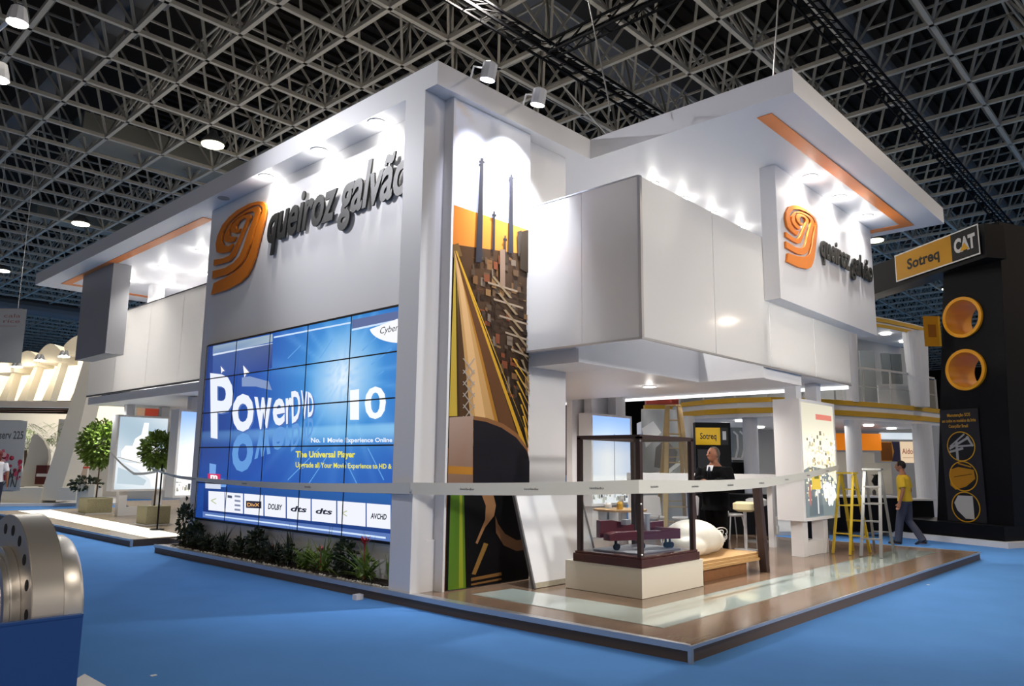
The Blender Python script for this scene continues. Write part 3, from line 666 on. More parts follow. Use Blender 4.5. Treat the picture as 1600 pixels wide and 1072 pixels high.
# floodlights on arms
for (px, py, ax, ay, g, cc, lab, tg) in [(764, 112, 735, 124, BULBC, (0.80, 0.82, 1.0), 'arm-mounted floodlight with bluish glow, nearest the pillar', (0.95, 3.3, 4.6)), (842, 152, 817, 160, BULB, (0.93, 0.97, 1.0), 'arm-mounted floodlight with brilliant white glow, right of the bluish one', (1.3, 3.3, 4.9))]:
    b = pt('y', 3.24, ax, ay); b.z = 6.44; h = pt('y', 2.72, px, py)
    t = thing('floodlight', lab, 'spotlight', b, 0, 'floodlights over the mural'); ps = []
    mb = MB(); mb.tube([b, b + Vector((0, -0.06, 0.16)), b + Vector((0.02, -0.2, (h.z + 0.25 - b.z))), h + Vector((0, 0.02, 0.13))], 0.014, 8); ps.append(mb.build('arm', WHITE2, smooth=True))
    d = Vector((0, 0.25, -1)).normalized(); mb = MB()
    mb.tube([h - d * 0.12, h - d * 0.1, h + d * 0.1], [0.05, 0.09, 0.095], 8); ps.append(mb.build('housing', WHITE2))
    mb = MB(); mb.cyl(h + d * 0.101, h + d * 0.108, 0.088, n=16); ps.append(mb.build('lens', g))
    keep(t, ps); lamp('SPOT', h + d * 0.15, 260 if px < 800 else 1000, cc, 0.06, tg, 72 if px < 800 else 84, 1.0, 'floodlight_beam')
for (px, py, lab) in [(28, 28, 'bright white floodlight hanging at the top left corner'), (-2, 116, 'bright white floodlight cut by the left edge of the photo')]:
    h = dp(px, py, 11.0); t = thing('floodlight', lab, 'spotlight', h, 0, 'floodlights at the upper left')
    mb = MB(); mb.tube([(0, 0, -0.08), (0, 0, 0.05), (0, 0, 0.16)], [0.15, 0.13, 0.1], 10); mb.build('housing', WHITE2, t)
    mb = MB(); mb.cyl((0, 0, -0.09), (0, 0, -0.081), 0.135, n=16); mb.build('lens', BULB, t)
    mb = MB(); mb.tube([(0, 0, 0.1), (0.1, 0.5, 0.35), (0, 1.2, 0.3)], 0.03, 6); mb.build('arm', WHITE2, t)
    lamp('SPOT', h + Vector((0, 0, -0.12)), 1500 if px > 0 else 120, (0.94, 0.94, 1.0), 0.1, (0.6, 2.6, 4.0) if px > 0 else (0.2, 5.5, 3.0), 78, 1.0, 'floodlight_beam')
# black lighting truss
def truss(name, label, a, b, s=0.28, seg=0.5):
    t = thing(name, label, 'truss', a); a = Vector(a); b = Vector(b); d = b - a; L = d.length; d.normalize(); r = d.cross(Vector((0, 0, 1))) * s; mb = MB()
    for q in (Vector((0, 0, 0)), r, Vector((0, 0, s)), r + Vector((0, 0, s))): mb.bar(a + q, b + q, 0.045)
    ch = mb.build('chords', TRUSSB); mb = MB(); k = 0
    while k * seg < L:
        p = a + d * k * seg; q = a + d * min(L, (k + 1) * seg)
        mb.bar(p, q + Vector((0, 0, s)), 0.02); mb.bar(p + r, q + r + Vector((0, 0, s)), 0.02); mb.bar(p, p + r, 0.02); mb.bar(p + Vector((0, 0, s)), q + r + Vector((0, 0, s)), 0.02); k += 1
    mb2 = mb.build('lacing', TRUSSB); mb = MB(); k = 0
    while k * 3.0 < L: p = a + d * k * 3.0; mb.cyl(p + Vector((0, 0, s)), (p.x, p.y, Z0 + 0.03), 0.012, n=6); k += 1
    keep(t, [ch, mb2, mb.build('hanger_wire', ALU)])
p = pt('z', 10.8, 800, 63)
truss('lighting_truss', 'long black lighting truss hanging behind the mural floodlights', (p.x - 8, p.y, 10.8), (p.x + 16, p.y, 10.8))
q = pt('z', 10.8, 880, 84)
truss('lighting_truss', 'black cross truss meeting the long truss at right angles', (q.x, p.y - 0.3, 10.8), (q.x, p.y - 9, 10.8))
q = pt('z', 10.8, 1290, 60)
truss('lighting_truss', 'black truss running above the right end of the canopy', (q.x - 3, q.y, 10.8), (q.x + 24, q.y, 10.8))
for k, (px, py, qx, qy, lab) in enumerate([(924, 24, 954, 170, 'thin steel cable hanging to the canopy left of centre'), (1216, 0, 1208, 122, 'thin steel cable pair above the canopy corner'), (905, 162, 948, 207, 'thin steel cable slanting down to the canopy near its inner corner')]):
    b = pt('z', 6.44, qx, qy + 3); a = pt('y', b.y + (0.4 if k != 1 else 0.0), px, py); mb = MB(); mb.cyl(b, a + (a - b) * 0.6, 0.01, n=6); tag(mb.build('hanging_cable', ALU), lab, 'cable', 'canopy cables')
# ================================================================== GLASS CASE
mb = MB(); mb.box(1.52, 2.86, 1.45, 2.53, 0.132, 0.455); tag(mb.build('display_plinth', mat('cream_laminate', 'dcd6c8', 0.4), bevel=0.004), 'low cream plinth under the dark framed glass case', 'plinth')
C0 = thing('glass_showcase', 'dark wood framed glass showcase standing on the low cream plinth', 'display case', (2.1, 1.95, 0.456)); ps = []
cx0, cx1, cy0, cy1 = 1.53, 2.72, 1.46, 2.36
mb = MB(); mb.box(cx0 - 0.04, cx1 + 0.03, cy0 - 0.03, cy1 + 0.03, 0.457, 0.55); mb.box(cx0 - 0.02, cx1 + 0.01, cy0 - 0.015, cy1 + 0.015, 0.55, 0.575); ps.append(mb.build('base', DARKW, bevel=0.006))
for x, y in ((cx0, cy0), (cx1, cy0), (cx0, cy1), (cx1, cy1)):
    mb = MB(); sx = 1 if x == cx0 else -1; sy = 1 if y == cy0 else -1
    mb.box(min(x, x + sx * 0.055), max(x, x + sx * 0.055), min(y, y + sy * 0.055), max(y, y + sy * 0.055), 0.575, 1.9); ps.append(mb.build('post', DARKP))
mb = MB(); mb.box(cx0, cx1, cy0, cy0 + 0.05, 1.875, 1.92); mb.box(cx0, cx1, cy1 - 0.05, cy1, 1.875, 1.92); mb.box(cx0, cx0 + 0.05, cy0 + 0.05, cy1 - 0.05, 1.875, 1.92); mb.box(cx1 - 0.05, cx1, cy0 + 0.05, cy1 - 0.05, 1.875, 1.92)
ps.append(mb.build('top_frame', DARKP))
for (a, b, c, d) in ((cx0 + 0.055, cx1 - 0.055, cy0 + 0.02, cy0 + 0.026), (cx0 + 0.055, cx1 - 0.055, cy1 - 0.026, cy1 - 0.02), (cx0 + 0.02, cx0 + 0.026, cy0 + 0.055, cy1 - 0.055), (cx1 - 0.026, cx1 - 0.02, cy0 + 0.055, cy1 - 0.055)):
    mb = MB(); mb.box(a, b, c, d, 0.577, 1.874); ps.append(mb.build('glass_pane', GLASS))
for z in (0.60, 1.15, 1.85):
    mb = MB(); mb.ball((cx0 + 0.005, cy0 - 0.004, z), 0.011, 8, 6); ps.append(mb.build('screw_cap', CHROME))
keep(C0, ps)
# scale model inside
Mo = thing('model_machine', 'maroon scale model of a long mining machine inside the glass showcase', 'model', (2.1, 1.9, 0.576)); ps = []
mb = MB(); mb.box(1.66, 2.60, 1.60, 2.22, 0.578, 0.592); ps.append(mb.build('model_base', mat('model_base_grey', '8a8a8e', 0.4)))
mb = MB()
mb.prism([(1.66, 1.98, 0.70), (2.60, 1.60, 0.70), (2.60, 1.60, 0.82), (2.35, 1.70, 0.84), (2.33, 1.705, 0.80), (1.75, 1.94, 0.80), (1.66, 1.98, 0.78)], (0.04, 0.12, 0)); ps.append(mb.build('front_body', REDM, bevel=0.004))
mb = MB(); mb.prism([(1.72, 2.16, 0.72), (2.2, 2.0, 0.72), (2.2, 2.0, 0.86), (1.9, 2.1, 0.92), (1.72, 2.16, 0.92)], (0.03, 0.08, 0)); ps.append(mb.build('rear_body', REDM, bevel=0.004))
mb = MB(); mb.prism([(2.3, 1.92, 0.72), (2.58, 1.82, 0.72), (2.58, 1.82, 0.9), (2.3, 1.92, 0.88)], (0.02, 0.06, 0)); ps.append(mb.build('end_body', REDM, bevel=0.004))
for (x, y) in ((1.75, 1.96), (1.80, 1.99), (2.1, 1.84), (2.42, 1.70), (2.48, 1.68)):
    mb = MB(); mb.cyl((x - 0.004, y - 0.03, 0.63), (x + 0.01, y + 0.01, 0.63), 0.036, n=14); mb.bar((x, y, 0.63), (x, y, 0.72), 0.02); ps.append(mb.build('wheel', BLACK))
mb = MB(); mb.box(1.95, 2.05, 1.95, 2.02, 0.87, 0.93); mb.cyl((2.25, 1.85, 0.80), (2.25, 1.85, 0.98), 0.035, n=12); mb.cyl((2.25, 1.85, 0.98), (2.25, 1.85, 1.0), 0.05, n=12); ps.append(mb.build('instrument', CHROME))
mb = MB(); mb.box(2.02, 2.14, 1.828, 1.832, 0.77, 0.785); ps.append(mb.build('label_plate', WHITE2))
keep(Mo, ps)
# leaning panel
Lp = thing('leaning_panel', 'white board with grey edge leaning behind the showcase', 'panel', (1.15, 2.62, 0.13)); ps = []
a = Vector((1.14, 2.64, 0.131)); b = Vector((1.50, 3.30, 1.28)) - a
def lp(u, v, t): # u along x, v up, t thickness
    up = Vector((0.06, 0.42, 1.15)).normalized(); r = Vector((1, 0.0, 0)); n_ = r.cross(up)
    return Vector((1.16, 2.72, 0.133)) + r * u + up * v + n_ * t
def slab(u0, u1, v0, v1, t0, t1):
    mb = MB(); P = [lp(u, v, t) for t in (t0, t1) for (u, v) in ((u0, v0), (u1, v0), (u1, v1), (u0, v1))]
    mb.add(P, [(3, 2, 1, 0), (4, 5, 6, 7), (0, 1, 5, 4), (1, 2, 6, 5), (2, 3, 7, 6), (3, 0, 4, 7)]); return mb
ps.append(slab(0.03, 1.30, 0.02, 1.13, -0.01, 0.012).build('board', WHITE2))
for q in ((0, 0.03, 0, 1.16), (1.30, 1.33, 0, 1.16), (0.03, 1.30, 1.13, 1.16)): ps.append(slab(*q, -0.02, 0.02).build('edge_frame', mat('dull_alu', '6f6f72', 0.4, metal=0.5)))
ps.append(slab(0.03, 1.30, 0.0, 0.06, -0.015, 0.0125).build('foot_strip', mat('stained_foot', 'a49c88', 0.7, noise=0.2)))
keep(Lp, ps)
# pallet with boards and bundle
Pt = thing('wooden_pallet', 'brown wooden pallet on the deck right of the showcase', 'pallet', (3.5, 1.9, 0.13)); ps = []
for y in (1.62, 2.0, 2.38):
    mb = MB(); mb.box(3.18, 4.35, y, y + 0.09, 0.152, 0.27); ps.append(mb.build('bearer', PALLET))
for i in range(5): x = 3.18 + i * 0.27; mb = MB(); mb.box(x, x + 0.1, 1.6, 2.5, 0.272, 0.292); ps.append(mb.build('top_slat', PALLET))
for y in (1.62, 2.0, 2.38): mb = MB(); mb.box(3.18, 4.35, y, y + 0.09, 0.132, 0.151); ps.append(mb.build('bottom_slat', PALLET))
keep(Pt, ps)
for k, (dx, z, lab) in enumerate([(0, 0.294, 'lowest'), (0.08, 0.326, 'middle'), (-0.05, 0.358, 'topmost')]):
    mb = MB(); mb.box(2.95 + dx, 4.75 + dx, 1.52 + 0.03 * k, 2.6 + 0.02 * k, z, z + 0.030)
    tag(mb.build('plywood_board', PLY), lab + ' of the three plywood boards stacked on the pallet', 'board', 'plywood boards on the pallet')
mb = MB(); mb.ball((3.75, 2.1, 0.60), (0.46, 0.36, 0.25), 24, 14); mb.ball((4.15, 2.15, 0.55), (0.3, 0.28, 0.2), 20, 12); mb.ball((3.45, 2.05, 0.52), (0.26, 0.3, 0.16), 20, 12)
def remesh(o, vox, smooth=4, jitter=0.0, seed=1):
    m = o.modifiers.new('remesh', 'REMESH'); m.mode = 'VOXEL'; m.voxel_size = vox; m.use_smooth_shade = True
    s = o.modifiers.new('smooth', 'SMOOTH'); s.factor = 0.6; s.iterations = smooth
    dg = bpy.context.evaluated_depsgraph_get(); dg.update(); me = bpy.data.meshes.new_from_object(o.evaluated_get(dg)); old = o.data; o.modifiers.clear(); o.data = me
    for m_ in old.materials:
        if not me.materials: me.materials.append(m_)
    me.polygons.foreach_set('use_smooth', [True] * len(me.polygons)); bpy.data.meshes.remove(old); return o
o = mb.build('wrapped_bundle', WRAP); remesh(o, 0.02); 
z0 = min(v.co.z for v in o.data.vertices)
for v in o.data.vertices:
    if v.co.z < 0.395: v.co.z = 0.391
tag(o, 'bulky bundle wrapped in white plastic on the plywood boards', 'bundle')
mb = MB(); random.seed(2)
for k in range(5):
    c = Vector((4.62 + random.uniform(-.05, .05), 2.15, 0.48 + 0.03 * k)); mb.tube([c + Vector((0.11 * math.cos(t), 0.05 * math.sin(t * 1.3 + k), 0.09 * math.sin(t))) for t in [i * 0.35 for i in range(19)]], 0.008, 6)
tag(mb.build('cable_coil', WHITE2), 'loose white cable coil at the foot of the wrapped bundle', 'cable')
# tall dark posts behind the pallet
for (x, y, lab, lean) in ((4.62, 1.48, 'dark brown wooden post leaning by the end of the pallet', -0.04), (5.35, 2.98, 'dark brown wooden post standing behind the white bundle', 0.0)):
    mb = MB(); mb.bar((x, y, 0.132), (x + lean, y + 0.05, 1.28), 0.10, 0.10); tag(mb.build('wooden_post', DARKP), lab, 'post')
# ================================================================== LIGHTBOXES
def lightbox(name, label, x0, x1, y0, y1, z0, z1, picf, pm, posts, ceil=2.87):
    t = thing(name, label, 'lightbox', ((x0 + x1) / 2, (y0 + y1) / 2, 0.131)); ps = []
    mb = MB(); mb.box(x0, x1, y0, y1, z0, z1); ps.append(mb.build('cabinet', WHITE))
    mb = MB(); f_ = 0.05
    mb.box(x0, x1, y0 - 0.02, y0 - 0.001, z0, z0 + f_); mb.box(x0, x1, y0 - 0.02, y0 - 0.001, z1 - f_, z1); mb.box(x0, x0 + f_, y0 - 0.02, y0 - 0.001, z0 + f_, z1 - f_); mb.box(x1 - f_, x1, y0 - 0.02, y0 - 0.001, z0 + f_, z1 - f_)
    ps.append(mb.build('front_frame', WHITE2))
    P = Pic((x0 + f_, y0 - 0.003, z0 + f_), (1, 0, 0), (0, 0, 1)); picf(P, x1 - x0 - 2 * f_, z1 - z0 - 2 * f_); ps.append(P.build('picture', pm))
    for (px_) in posts:
        mb = MB(); mb.box(px_ - 0.1, px_ + 0.1, y0 + 0.08, y0 + 0.28, 0.132, z0 - 0.002); ps.append(mb.build('post', WHITE))
        mb = MB(); mb.box(px_ - 0.1, px_ + 0.1, y0 + 0.08, y0 + 0.28, z1 + 0.002, ceil); ps.append(mb.build('post', WHITE))
    if len(posts) > 1:
        mb = MB(); mb.box(posts[0] + 0.1, posts[-1] - 0.1, y0 + 0.1, y0 + 0.26, 0.132, 0.35); ps.append(mb.build('foot_rail', WHITE))
    keep(t, ps)
def pic_factory(P, W, H):
    P.grid(W, H, 20, 30, lambda u, v: mixc(mixc(hx('c9c4b0'), hx('fff6dc'), math.exp(-((v - 0.55) / 0.28) ** 2)), hx('8fa0a0'), max(0, 0.4 - v) * 1.2))
    P.rect(W * 0.45, H * 0.86, W * 0.95, H * 0.91, 'd07a6a'); random.seed(11)
    P.poly([(0, 0), (W, 0), (W, H * 0.30), (W * .6, H * .42), (W * 0.2, H * 0.44), (0, H * 0.4)], '6f7a7c')
    P.poly([(W * .12, 0.02), (W * .55, 0.02), (W * .5, H * .36), (W * .2, H * .34)], '59656a')
    for k in range(260):
        x = random.uniform(0.03, 0.9) * W; y = random.uniform(0.12, 0.72) * H; a = random.uniform(.01, .12); b = random.uniform(.01, .08)
        P.rect(x, y, min(W, x + a), y + b, random.choice(['fffbea', 'f4ead0', 'c8b890', '7a7460', 'e8d8a0', 'fff8e0', 'd8d2c0', 'f8f0d0']))
    P.rect(W * .12, H * .24, W * .38, H * .38, 'd8b848'); P.rect(W * .2, H * .33, W * .34, H * .36, '6a6a20'); P.rect(W * .26, H * 0.03, W * .30, H * .24, 'c8c8c4')
    for k in range(40):
        a = random.uniform(0, 6.3); r = random.uniform(0, 1); P.disc((W * (0.62 + 0.22 * r * math.cos(a)), H * (0.2 + 0.09 * r * math.sin(a))), 0.06, random.choice(['ffffff', 'f4f4ee', 'e0e0d8']), n=7)
    P.disc((W * 0.04, H * .2), 0.05, 'a86a68', 0.2, n=8)
def pic_sky(P, W, H):
    P.grid(W, H, 16, 30, lambda u, v: mixc(mixc(hx('ffffff'), hx('8fb4f4'), (v - 0.55) / 0.42), hx('7ea4ec'), (1 - v) * 0 + abs(u - 0.4) * 0.5 * (v > 0.3)))
    random.seed(4)
    for k in range(60):
        x = random.uniform(0, W * 0.96); b = random.uniform(0.03, 0.28); y = random.uniform(0, .3)
        P.rect(x, y, min(W, x + random.uniform(.01, .08)), y + b * 0.5, random.choice(['8a8a7c', 'e8e4d4', 'c0c0b4', '4a4c4c', 'f8f8f0', 'b0a080']))
    P.rect(W * .55, 0.1, W * .565, H * .8, '5a6070')
def pic_hill(P, W, H):
    P.grid(W, H, 18, 26, lambda u, v: mixc(hx('a9bfce'), hx('dfe7ec'), 0.5 + 0.5 * math.sin(v * 5 + u * 2)))
    P.poly([(W * .10, H * .42), (W * .08, H * .52), (W * .16, H * .60), (W * .30, H * .60), (W * .34, H * .70), (W * .46, H * .76), (W * .50, H * .93), (W * .60, H * .93), (W * .60, H * .74), (W * .80, H * .60), (W * .97, H * .5), (W * .97, H * .3), (W * .7, H * .26), (W * .4, H * .38)], 'fbfcfb')
    P.poly([(W * .14, H * .37), (W * .45, H * .27), (W * .72, H * .13), (W * .76, H * .02), (W, H * .02), (W, H * .3), (W * .8, H * .27), (W * .5, H * .36)], 'f6f7f6')
    P.poly([(W * .05, H * .08), (W * .6, H * .05), (W * .65, H * .12), (W * .3, H * .24), (W * .05, H * .3)], 'b9cad4')
    for k in range(6): P.line((W * .5, H * (.78 + k * .02)), (W * .6, H * (.775 + k * .02)), H * .004, 'd8e0e4')
    P.line((W * .02, H * .44), (W * .5, H * .36), H * .012, 'a8a8a4')
lightbox('factory_lightbox', 'tall white lightbox with glowing factory picture beside the step ladders', 6.62, 8.15, 1.72, 2.16, 0.71, 2.70, pic_factory, LIGHTB, (6.85, 7.72), 3.04)
lightbox('sky_lightbox', 'lightbox with blue sky and bright horizon seen through the glass case', 6.60, 8.05, 6.0, 6.3, 0.75, 2.62, pic_sky, LIGHTB, (6.85, 7.7), 3.04)
lightbox('cloud_lightbox', 'pale grey lightbox behind the round potted tree at left', 1.62, 2.95, 17.5, 17.85, 0.76, 2.72, pic_hill, LIGHTB2, (1.95, 2.85), 2.99)
lightbox('sky_lightbox', 'narrow bright blue lightbox beside the left edge of the screen wall', 1.45, 2.9, 13.45, 13.85, 0.76, 2.69, pic_sky, LIGHTB, (1.85, 2.6), 2.99)
lamp('AREA', (7.4, 1.3, 1.7), 14, (1, 0.94, 0.8), 0.8, (7.4, 0, 1.2), name='lightbox_glow')
# ================================================================== BARRIER TAPE
def ribbon(name, label, pts, h=0.13, sag=0.0, marks=True):
    mb = MB(); path = []
    for k in range(len(pts) - 1):
        a, b = Vector(pts[k]), Vector(pts[k + 1]); n = 14
        for i in range(n): t = i / n; p = a.lerp(b, t); p.z -= sag * 4 * t * (1 - t) * (b - a).length / 8; path.append((p, t))
    path.append((Vector(pts[-1]), 1)); hh = h if hasattr(h, '__len__') else [h] * len(pts); N = len(path)
    def hgt(i): s_ = i / (N - 1) * (len(pts) - 1); k = min(int(s_), len(pts) - 2); return hh[k] + (hh[k + 1] - hh[k]) * (s_ - k)
    vs = []; 
    for i, (p, _) in enumerate(path):
        d = (path[min(i + 1, N - 1)][0] - path[max(i - 1, 0)][0]); nrm = Vector((d.y, -d.x, 0)).normalized() * 0.0015
        hh_ = hgt(i) / 2; tw = nrm * (4 if i % 5 == 2 else 0)
        vs += [p + Vector((0, 0, hh_)) + nrm + tw, p - Vector((0, 0, hh_)) + nrm, p + Vector((0, 0, hh_)) - nrm + tw, p - Vector((0, 0, hh_)) - nrm]
    fs = []
    for i in range(N - 1):
        a = i * 4; b = a + 4; fs += [(a, a + 1, b + 1, b), (a + 2, b + 2, b + 3, a + 3), (a, b, b + 2, a + 2), (a + 1, a + 3, b + 3, b + 1)]
    mb.add(vs, fs); r = tag(mb.build(name, TAPE, smooth=True), label, 'barrier tape')
    if marks:
        mk = MB()
        for i in range(3, N - 2, 4):
            p = path[i][0]; d = (path[i + 1][0] - p).normalized(); nn = Vector((d.y, -d.x, 0)).normalized()
            if nn.dot(CAM - p) < 0: nn = -nn
            v, f = textmesh('isolado', 0.01); L_ = max(q[0] for q in v)
            rt = Vector((0, 0, 1)).cross(nn)
            mk.add([p + rt * (q[0] / L_ * 0.16) + Vector((0, 0, (q[1] - 0.3) * 0.035)) + nn * 0.006 for q in v], f)
        m_ = mk.build('printed_words', mat('print_grey', '55565a', 0.5)); m_.parent = r
    return r
ribbon('barrier_tape', 'white printed barrier tape from the pillar past the showcase to the factory lightbox', [(-0.16, 3.38, 1.29), (1.38, 1.38, 1.345), (4.5, 1.36, 1.36), (8.1, 1.665, 1.58)], [0.13, 0.15, 0.13, 0.08], 0.05)
ribbon('barrier_tape', 'white barrier tape stretched low across the video screen', [(0.6, 12.6, 1.42), (0.02, 9.8, 1.28), (-0.165, 3.42, 1.29)], [0.03, 0.05, 0.125], 0.06, marks=True)
ribbon('barrier_tape', 'slack white barrier tape sagging before the pale grey lightbox', [(1.45, 17.3, 1.75), (1.2, 15.0, 1.25), (1.0, 12.9, 1.38)], [0.05, 0.06, 0.04], 0.12, marks=False)
Ps = thing('tape_post', 'thin black stand holding the tape beside the round potted tree', 'post', (1.0, 13.0, 0.136)); 
mb = MB(); mb.cyl((0, 0, 0.0), (0, 0, 1.35), 0.018, n=8); mb.build('rod', BLACK, Ps); mb = MB(); mb.cyl((0, 0, 0.002), (0, 0, 0.02), 0.14, n=16); mb.build('foot', BLACK, Ps)
# ================================================================== PLANTS
def leaf(mb, base, d, L, w, droop=0.4, seg=4):
    d = Vector(d).normalized(); side = d.cross(Vector((0, 0, 1)))
    side = side.normalized() if side.length > 1e-3 else Vector((1, 0, 0)); p = Vector(base); prev = None
    for i in range(seg + 1):
        t = i / seg; ww = w * (0.35 + 1.3 * t * (1 - t) * 2) * (1 - t * 0.75); q = [p - side * ww / 2, p + side * ww / 2]
        if prev: mb.add([prev[0], prev[1], q[1], q[0]], [(0, 1, 2, 3)])
        prev = q; d = (d + Vector((0, 0, -droop / seg))).normalized(); p = p + d * L / seg
def crown(mb, c, r, n, ls, rnd, low=None):
    c = Vector(c)
    for _ in range(n):
        a = rnd.uniform(0, 2 * PI); z = rnd.uniform(-1, 1); q = math.sqrt(1 - z * z); rr = rnd.uniform(0.55, 1.02) * (1 + 0.1 * math.sin(a * 5 + z * 4))
        o = Vector((q * math.cos(a) * r[0], q * math.sin(a) * r[1], z * r[2])) * rr
        d = (o.normalized() + Vector((rnd.uniform(-.8, .8), rnd.uniform(-.8, .8), rnd.uniform(-.9, .4)))).normalized()
        s = Vector((rnd.uniform(-1, 1), rnd.uniform(-1, 1), rnd.uniform(-1, 1))); s = (s - d * s.dot(d)).normalized() * ls * 0.28
        p = c + o; mb.add([p, p + d * ls * 0.5 + s, p + d * ls, p + d * ls * 0.5 - s], [(0, 1, 2, 3)])
rnd = random.Random(21)
BED = [  # x, y, height, kind, label
    (9.62, 0.62, 'bush', 'tallest dark bush at the far left end of the bed'), (9.2, 0.34, 'bush', 'low dark bush second from the left end of the bed'), (8.75, 0.36, 'spike', 'dark spiky plant third from the left end of the bed'),
    (8.25, 0.4, 'spike', 'spreading dark plant under the white tiles, fourth from the left'), (7.7, 0.42, 'spike', 'tall dark arching plant under the dark logo tile'), (7.2, 0.36, 'bush', 'dull green bush left of the bronze bromeliad'),
    (6.7, 0.36, 'bronze', 'bronze red bromeliad in the middle of the bed'), (6.3, 0.5, 'spike', 'tall narrow plant right of the bronze bromeliad'), (5.85, 0.34, 'bright', 'light green rosette right of the middle of the bed'),
    (5.45, 0.5, 'redtip', 'long leaved bromeliad with small red centre'), (4.95, 0.36, 'bush', 'low grey green bush left of the red flowering bromeliad'), (4.5, 0.5, 'flower', 'long leaved bromeliad with bright red flower near the pillar'), (4.05, 0.36, 'thin', 'thin yellowish plant against the pillar')]
for (y, h, kind, lab) in BED:
    t = thing('bed_plant', lab, 'plant', (0.075, y, 0.161), 0, 'plants in the bed below the screen'); h *= 1.15
    m1 = MB(); lm = LEAFD
    if kind == 'bush':
        for k in range(9): a = rnd.uniform(0, 6.28); m1.tube([(0, 0, 0), (0.06 * math.cos(a), 0.12 * math.sin(a), h * 0.8)], 0.004, 4)
        crown(m1, (0.0, 0, h * 0.5), (0.085, 0.2, h * 0.5), 330, 0.085, rnd)
    elif kind == 'thin':
        lm = LEAFB
        for k in range(16): a = rnd.uniform(0, 6.28); leaf(m1, (0, 0, 0), (0.15 * math.cos(a), 0.2 * math.sin(a), 1), h * rnd.uniform(.6, 1), 0.02, 0.5)
    else:
        lm = LEAFB if kind in ('bright', 'flower', 'redtip') else LEAFD
        for k in range(34):
            a = rnd.uniform(0, 6.28); el = rnd.uniform(0.35, 1.6); leaf(m1, (0, 0, 0.0), (0.28 * math.cos(a) - 0.12, 0.8 * math.sin(a), el), h * rnd.uniform(0.7, 1.15), 0.035, 0.9, 5)
        crown(m1, (0.0, 0, h * 0.25), (0.08, 0.17, h * 0.25), 120, 0.07, rnd)
    m1.v = [(min(v[0], 0.065), v[1], max(v[2], 0.0)) for v in m1.v]
    m1.build('foliage', lm, t)
    if kind in ('flower', 'redtip', 'bronze'):
        m2_ = MB(); s_ = 1 if kind == 'flower' else 0.6; zf = h * (0.78 if kind == 'flower' else 0.5)
        m2_.cyl((-0.03, 0, 0), (-0.04, 0, zf), 0.008, n=6)
        for k in range(16): a = rnd.uniform(0, 6.28); leaf(m2_, (-0.04, 0, zf - 0.05 * rnd.random()), (math.cos(a), math.sin(a), 1.1), 0.11 * s_, 0.035, 0.3, 3)
        m2_.build('flower', REDF if kind != 'bronze' else mat('bronze_leaf', '6a3c28', 0.5), t)
def potted_tree(name, label, x, y, hs, r, cz, pot, potm, n=1500, ls=0.11, z=0.131, lm=LEAFB, trunk=True):
    t = thing(name, label, 'potted tree', (x, y, z))
    m = MB()
    if pot: m.box(-pot[0], pot[0], -pot[0], pot[0], 0.03, pot[1]); o = m.build('pot', potm, t, bevel=0.02); m = MB(); m.box(-pot[0] * 1.08, pot[0] * 1.08, -pot[0] * 1.08, pot[0] * 1.08, 0.001, 0.03); m.build('tray', WHITE2, t)
    m = MB(); rd = random.Random(int(x * 100 + y * 10)); zt = pot[1] if pot else 0.0
    m.tube([(0, 0, zt), (0.01, 0.01, (zt + cz) / 2), (0, 0, cz)], [0.022, 0.018, 0.015], 8)
    for k in range(6): a = rd.uniform(0, 6.28); m.tube([(0, 0, cz - r[2] * 0.9), (r[0] * .5 * math.cos(a), r[1] * .5 * math.sin(a), cz + r[2] * rd.uniform(-.2, .5))], [0.012, 0.005], 5)
    m.build('trunk', BARK, t); m = MB(); crown(m, (0, 0, cz), r, n, ls, rd); m.build('foliage', lm, t); return t
potted_tree('potted_tree', 'round topped potted tree on straw block before the pale lightbox', 1.47, 14.4, 0, (0.36, 0.36, 0.40), 1.66, (0.27, 0.42), STRAW)
potted_tree('potted_tree', 'tall bushy potted tree at the far left end of the side platform', 1.75, 18.9, 0, (0.5, 0.5, 0.6), 1.85, (0.32, 0.42), STRAW, 2600, 0.13)
potted_tree('potted_tree', 'leafy potted tree behind the yellow step ladder', 11.3, 3.35, 0, (0.36, 0.36, 0.5), 1.45, (0.18, 0.4), BLACK, 1400, 0.1, 0.001, LEAF)
# ================================================================== STEP LADDERS
def stepladder(label, name, base, w, d, h, steps, m, rz, rungm=None, taper=0.55, th=1.0):
    t = thing(name, label, 'ladder', base, rz); W2 = w * taper
    for s in (-1, 1):
        q = MB(); q.bar((s * w / 2, -d / 2, 0), (s * W2 / 2, -0.03, h), 0.05 * th, 0.028 * th); q.build('front_rail', m, t)
        q = MB(); q.bar((s * w / 2, d / 2, 0), (s * W2 / 2, 0.03, h - 0.03), 0.04 * th, 0.025 * th); q.build('rear_rail', m, t)
    for k in range(steps):
        u = (k + 1) / (steps + 1); ww = w + (W2 - w) * u; q = MB(); y = -d / 2 + (d / 2 - 0.03) * u
        q.box(-ww / 2, ww / 2, y - 0.02, y + 0.07, h * u - 0.012, h * u + 0.012); q.build('step', rungm or m, t)
    for u in (0.25, 0.6):
        ww = w + (W2 - w) * u; y = d / 2 - (d / 2 - 0.03) * u; q = MB(); q.bar((-ww / 2, y, h * u), (ww / 2, y, h * u), 0.03, 0.02); q.build('brace', m, t)
    q = MB(); q.box(-W2 / 2 - 0.03, W2 / 2 + 0.03, -0.09, 0.09, h, h + 0.03); q.build('top_cap', m, t); return t
stepladder('yellow step ladder on the deck beside the factory lightbox', 'step_ladder', (7.97, 1.48, 0.138), 0.30, 0.68, 1.33, 4, YLAD, math.radians(82), taper=0.8)
